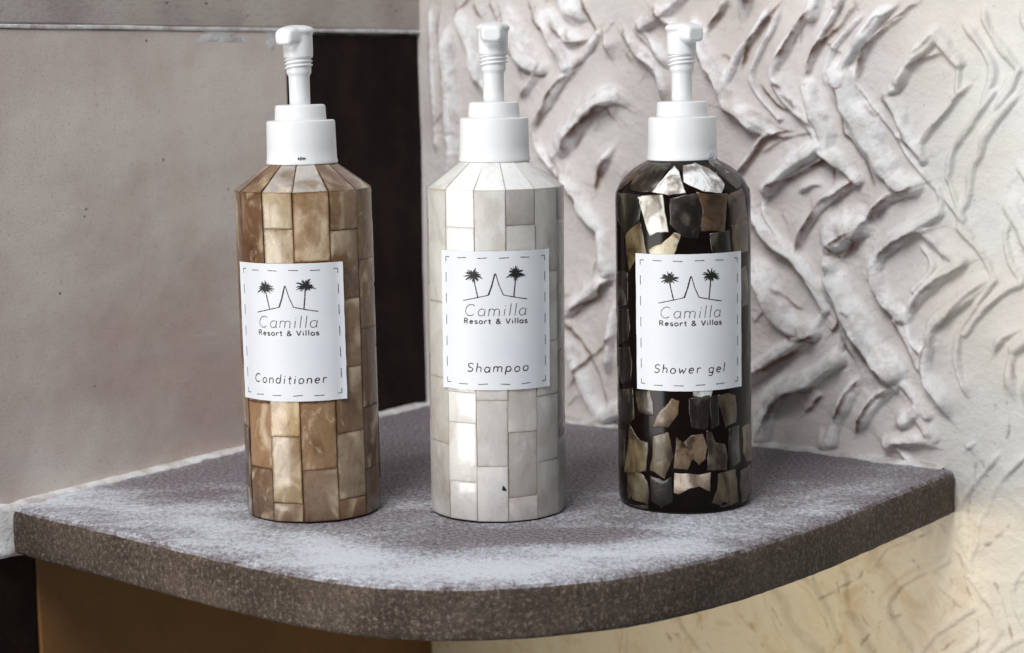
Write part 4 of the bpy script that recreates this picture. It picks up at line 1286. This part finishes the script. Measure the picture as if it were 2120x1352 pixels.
tiled_bottle(b2, cols, WH, M_JOINTW, M_PEARLW, 0.15, 33, [(214, 216, 208), (232, 232, 230), (230, 231, 230), (234, 234, 233), (216, 216, 212), (206, 206, 202)])
make_label(b2, 35.25, 0, 136.6, 'Shampoo', -62, 68, random.Random(2), 0.6)
make_pump(b2, -3, 179.0, False, 2)
nv = [cyl(t, 35.12, z) for t, z in ((3.5, 17.2), (4.2, 19.6), (6.4, 18.2), (7.2, 16.6))]
chip = mesh_obj('dark_chip', nv, [(0, 3, 2, 1)], M_BASE, b2, smooth=False)

# black bottle -----------------------------------------------------
PIECES = [
 ('w1', [(-45.0, 160.0), (-37.5, 160.9), (-22.5, 161.5), (-20.5, 153.2), (-18.3, 144.1), (-26.6, 143.6), (-33.6, 141.8), (-39.1, 151.0)]),
 ('b1', [(-15.0, 159.5), (-3.9, 161.3), (6.5, 161.7), (10.4, 155.9), (11.2, 150.2), (6.3, 140.7), (-4.0, 141.8), (-15.1, 147.5)]),
 ('t1', [(6.6, 162.4), (19.1, 161.3), (33.9, 161.1), (32.1, 152.5), (30.8, 143.2), (18.8, 144.3), (10.0, 144.3), (12.1, 154.0)]),
 ('t2', [(34.2, 160.3), (43.6, 161.7), (55.2, 163.0), (59.3, 155.4), (64.2, 148.3), (48.0, 147.1), (39.2, 146.3), (37.7, 153.3)]),
 ('o1', [(40.4, 145.3), (50.8, 146.2), (64.3, 147.3), (65.9, 139.4), (66.0, 131.6), (50.9, 131.7), (41.6, 131.9), (40.9, 138.7)]),
 ('w2', [(-34.1, 134.8), (-23.3, 137.4), (-12.7, 142.7), (-7.6, 142.0), (-10.3, 137.0), (-13.6, 131.7), (-23.3, 131.6), (-32.8, 131.7)]),
 ('o2', [(-61.4, 140.6), (-53.2, 144.4), (-43.6, 147.3), (-40.3, 140.4), (-37.5, 131.3), (-47.7, 130.5), (-56.2, 123.7), (-60.2, 131.9)]),
 ('o3', [(-75.5, 161.1), (-57.7, 161.4), (-45.2, 161.0), (-42.1, 155.8), (-44.8, 149.5), (-53.2, 145.8), (-61.3, 142.6), (-76.7, 148.8)]),
 ('w3', [(-16.4, 174.9), (-9.8, 173.2), (-6.4, 168.2), (-3.5, 163.2), (-16.8, 162.3), (-31.7, 163.4), (-25.6, 168.2), (-20.9, 171.9)]),
 ('w4', [(-3.0, 175.0), (13.7, 176.2), (26.3, 173.8), (32.8, 169.5), (33.7, 166.3), (27.7, 162.4), (12.8, 163.6), (-2.8, 168.2)]),
 ('b2', [(41.8, 176.6), (58.3, 175.6), (65.7, 173.5), (61.2, 168.8), (57.7, 165.6), (47.1, 164.0), (39.6, 167.5), (33.4, 171.4)]),
 ('g1', [(-58.5, 167.8), (-61.8, 175.9), (-40.2, 176.3), (-23.2, 176.2), (-25.5, 171.0), (-32.9, 164.0), (-44.6, 163.4), (-56.5, 164.5)]),
 ('p1', [(-77.5, 164.2), (-71.8, 171.2), (-74.6, 176.3), (-60.1, 176.4), (-56.7, 171.5), (-64.9, 167.6), (-70.9, 164.0), (-74.5, 163.5)]),
 ('w5', [(2.4, 63.3), (10.0, 64.2), (18.7, 63.7), (17.5, 60.5), (10.0, 60.4), (2.7, 60.9)]),
 ('o4', [(-50.0, 61.6), (-42.7, 62.6), (-35.8, 63.0), (-32.1, 56.1), (-32.2, 50.6), (-39.5, 50.7), (-46.4, 51.9), (-48.9, 56.7)]),
 ('t3', [(-32.6, 44.9), (-28.6, 50.8), (-24.7, 54.0), (-20.2, 56.0), (-16.6, 59.1), (-10.5, 58.4), (-11.2, 51.8), (-18.8, 45.4)]),
 ('b3', [(-0.9, 59.0), (8.1, 60.4), (15.9, 60.7), (15.6, 52.0), (13.7, 44.2), (6.3, 44.9), (0.9, 45.8), (-0.5, 52.4)]),
 ('o5', [(25.5, 60.1), (34.4, 60.3), (42.5, 58.9), (44.2, 52.4), (43.4, 46.1), (32.0, 44.3), (28.7, 50.2), (26.0, 54.8)]),
 ('t4', [(-58.3, 43.4), (-52.5, 39.2), (-46.0, 36.4), (-38.2, 35.7), (-39.1, 29.2), (-40.6, 22.2), (-52.1, 20.1), (-68.6, 18.7), (-62.5, 30.4)]),
 ('t5', [(-32.7, 39.3), (-25.4, 41.0), (-18.8, 41.5), (-17.1, 35.8), (-14.9, 30.4), (-19.0, 24.7), (-22.7, 18.8), (-29.5, 21.5), (-35.6, 22.6), (-32.8, 30.7)]),
 ('t6', [(-11.3, 39.5), (-6.3, 37.1), (0.9, 40.3), (9.9, 40.7), (13.1, 34.6), (11.8, 29.1), (6.2, 26.0), (1.7, 29.3), (-2.4, 23.9), (-13.5, 24.7)]),
 ('b4', [(14.0, 42.2), (18.5, 40.9), (21.8, 36.4), (30.2, 34.7), (32.5, 29.0), (32.1, 22.2), (23.5, 22.8), (14.6, 23.2), (15.5, 32.3)]),
 ('o6', [(53.1, 41.4), (60.9, 42.2), (76.8, 41.3), (82.8, 31.6), (82.2, 22.5), (62.6, 23.6), (54.7, 29.2), (55.4, 35.8)]),
 ('o7', [(-62.9, 18.3), (-53.4, 19.6), (-45.2, 19.3), (-39.3, 15.8), (-37.4, 11.5), (-39.0, 2.3), (-49.7, 1.5), (-61.5, 1.5), (-63.7, 10.1)]),
 ('s1', [(-13.5, 21.4), (-4.6, 21.1), (6.2, 20.2), (16.1, 21.4), (15.5, 15.7), (14.7, 12.2), (8.0, 14.6), (-1.0, 13.9), (-9.1, 11.0), (-13.6, 11.4)]),
 ('o8', [(24.5, 19.9), (32.1, 20.2), (42.1, 20.7), (44.3, 12.4), (44.9, 4.5), (29.8, 2.9), (18.4, 5.9), (23.4, 12.0)]),
 ('o9', [(51.1, 19.3), (61.2, 19.5), (76.0, 19.9), (78.3, 10.6), (70.8, 3.6), (53.0, 3.4), (49.4, 11.9)]),
 ('b5', [(-87.7, 119.6), (-65.6, 122.1), (-60.4, 121.3), (-60.0, 106.0), (-72.7, 104.1), (-91.0, 103.8)]),
 ('b6', [(-83.2, 101.1), (-60.8, 103.7), (-57.3, 94.1), (-61.2, 87.8), (-76.3, 85.0), (-88.0, 91.8)]),
 ('b7', [(-80.0, 81.3), (-59.6, 84.0), (-55.2, 76.6), (-56.9, 67.7), (-71.8, 64.2), (-80.7, 70.1)]),
 ('b8', [(48.9, 122.1), (60.2, 123.6), (65.5, 114.5), (64.0, 104.8), (52.3, 104.5), (48.9, 113.4)]),
 ('o10', [(46.1, 96.2), (49.1, 94.9), (50.2, 82.7), (48.3, 74.1), (45.8, 75.4)]),
]
PIECES += [
 ('b12', [(17, 60), (24, 60), (25, 46), (18, 44)]), ('b14', [(36, 42), (47, 43), (49, 25), (38, 23), (35, 30)]),
 ('b16', [(-35, 19), (-24, 17), (-17, 19), (-16, 7), (-26, 4), (-35, 7)]), ('b18', [(-76, 60), (-55, 62), (-53, 48), (-62, 44), (-78, 46)]),
 ('b19', [(18, 142), (36, 143), (38, 131), (20, 131)]), ('b21', [(-80, 38), (-67, 40), (-68, 22), (-80, 20)]),
]

PZ = [1.0, 4.0, 158, 162, 166.5, 170, 173.3, 176.5, 178.0]
PR = [33.6, 34.5, 34.6, 34.2, 32.0, 29.0, 25.5, 20.0, 17.0]
def black_r(z): return float(np.interp(z, PZ, PR))
PCOL = {'w': (224, 224, 214), 'b': (36, 26, 18), 't': (134, 116, 98), 'o': (118, 108, 84), 'g': (52, 44, 36), 'p': (104, 84, 78), 's': (206, 192, 176)}
EXACT = {'w3': (246, 246, 246), 'w4': (236, 238, 242), 'o3': (46, 42, 24), 't1': (116, 96, 80), 't2': (98, 76, 60), 'o1': (134, 118, 82), 'w2': (196, 184, 158), 'o2': (122, 108, 76),
         'o4': (70, 60, 46), 'o5': (96, 88, 70), 'b3': (40, 28, 20), 'b4': (60, 48, 36), 't6': (146, 132, 118), 't5': (112, 100, 80), 't4': (140, 132, 110), 'o7': (124, 122, 108), 'o8': (112, 104, 88), 'o6': (158, 146, 120), 'w5': (206, 210, 212)}
def shell_piece(root, poly, col, rnd):
    P = resample(poly + [poly[0]], 6.0)[:-1]
    # back towards straight sides: blend spline with the raw outline
    raw = []
    for a, b in zip(poly, poly[1:] + poly[:1]):
        for k in range(3): raw.append((a[0] + (b[0] - a[0]) * k / 3, a[1] + (b[1] - a[1]) * k / 3))
    P = np.array(raw); P = P.mean(axis=0) + (P - P.mean(axis=0)) * 1.09
    P = P + np.array([[rnd.uniform(-0.4, 0.4), rnd.uniform(-0.25, 0.25)] for _ in P])
    c = P.mean(axis=0)
    vs, fs = [], []
    n = len(P)
    tl = rnd.uniform(-0.12, 0.12)
    for f, off0 in ((1.0, -0.30), (1.0, 0.02), (0.93, 0.16), (0.5, 0.17)):
        for p in P:
            off = off0
            q = c + (p - c) * f
            z = min(max(q[1], 1.2), 177.6)
            if z > 158 and off > 0: off = off + 0.12 + 0.35 * min(1, (1 - f) * 3 + 0.4)
            vs.append(cyl(q[0], black_r(z) + off + tl * (q[0] - c[0]) / 12.0 * (1 if off > 0 else 0), z))
    vs.append(cyl(c[0], black_r(c[1]) + (0.17 if c[1] < 158 else 0.66), c[1]))
    for i in range(3):
        for k in range(n):
            k2 = (k + 1) % n
            fs.append((i * n + k, i * n + k2, (i + 1) * n + k2, (i + 1) * n + k))
    for k in range(n): fs.append((3 * n + k, 3 * n + (k + 1) % n, 4 * n))
    o = mesh_obj('shell_piece', vs, fs, M_PEARLD, root)
    fix_normals(o)
    at = o.data.attributes.new('inner', 'FLOAT', 'POINT')
    at.data.foreach_set('value', [0.0] * (2 * n) + [0.7] * n + [1.0] * (n + 1))
    o.color = lin(col)
    return o
b3 = bottle_root('pump_bottle', (0.0976359, 0.01192317, 0.0), 0, 'black pump bottle with scattered shell pieces and Shower gel label, before the relief wall', -0.25)
prof = [(r_, z_) for r_, z_ in zip(PR, PZ)]
fine = [(black_r(z_), z_) for z_ in (1.0, 2.0, 3.0, 4.0, 40, 90, 140, 158, 160, 162, 164, 166, 168, 170, 172, 174, 175.5, 177, 178.0)]
fine = [(fine[0][0] - 3, 0.9)] + fine
lathe('bottle_body', fine, M_RESIN, b3, 128)
lathe('base', [(30, 0), (33.0, 0), (33.2, 0.5), (33.2, 1.2), (30, 1.2)], M_BASE, b3, 96)
rnd3 = random.Random(17)
for nm, poly in PIECES:
    pc = EXACT.get(nm, PCOL[nm[0]])
    shell_piece(b3, poly, pc if nm[0] in 'ws' else tuple(v * k for v, k in zip(pc, (0.76, 0.70, 0.60))), rnd3)
for row in range(7):                                       # pieces round the back
    t = 92 + rnd3.uniform(0, 10)
    while t < 262:
        wdt = rnd3.uniform(17, 26); z0 = 6 + row * 23 + rnd3.uniform(-3, 3); hh = rnd3.uniform(14, 19)
        if z0 + hh < 160:
            poly = [(t + rnd3.uniform(-3, 3), z0), (t + wdt * 0.5, z0 + rnd3.uniform(-3, 3)), (t + wdt, z0 + rnd3.uniform(-2, 2)), (t + wdt + rnd3.uniform(-3, 3), z0 + hh * .5),
                    (t + wdt + rnd3.uniform(-3, 2), z0 + hh), (t + wdt * 0.5, z0 + hh + rnd3.uniform(-3, 3)), (t + rnd3.uniform(-2, 3), z0 + hh), (t + rnd3.uniform(-4, 3), z0 + hh * .5)]
            shell_piece(b3, poly, rnd3.choice([(118, 108, 84), (56, 42, 30), (134, 116, 98), (170, 160, 140)]), rnd3)
        t += wdt + rnd3.uniform(5, 12)
make_label(b3, 34.95, 1.0, 132.4, 'Shower gel', -80, 74, random.Random(4), 0.6)
c3 = make_pump(b3, 32, 177.6, True, 3)
# scrap of clear film caught under the collar
vs, fs = [], []
rf_ = random.Random(8)
for iz in range(7):
    for k in range(6):
        th = 36 + k * 4.0
        z = 171.5 + iz * 2.3
        rr = max(black_r(min(z, 178)), 18.2) + 0.6 + rf_.uniform(-0.5, 0.6) + (0.6 if iz > 3 else 0)
        vs.append(cyl(th + rf_.uniform(-1.2, 1.2), rr, z))
for iz in range(6):
    for k in range(5):
        i = iz * 6 + k; fs.append((i, i + 1, i + 7, i + 6))
fo = mesh_obj('film_scrap', vs, fs, M_FILM, b3, smooth=False)
sol = fo.modifiers.new('thickness', 'SOLIDIFY'); sol.thickness = 0.00012
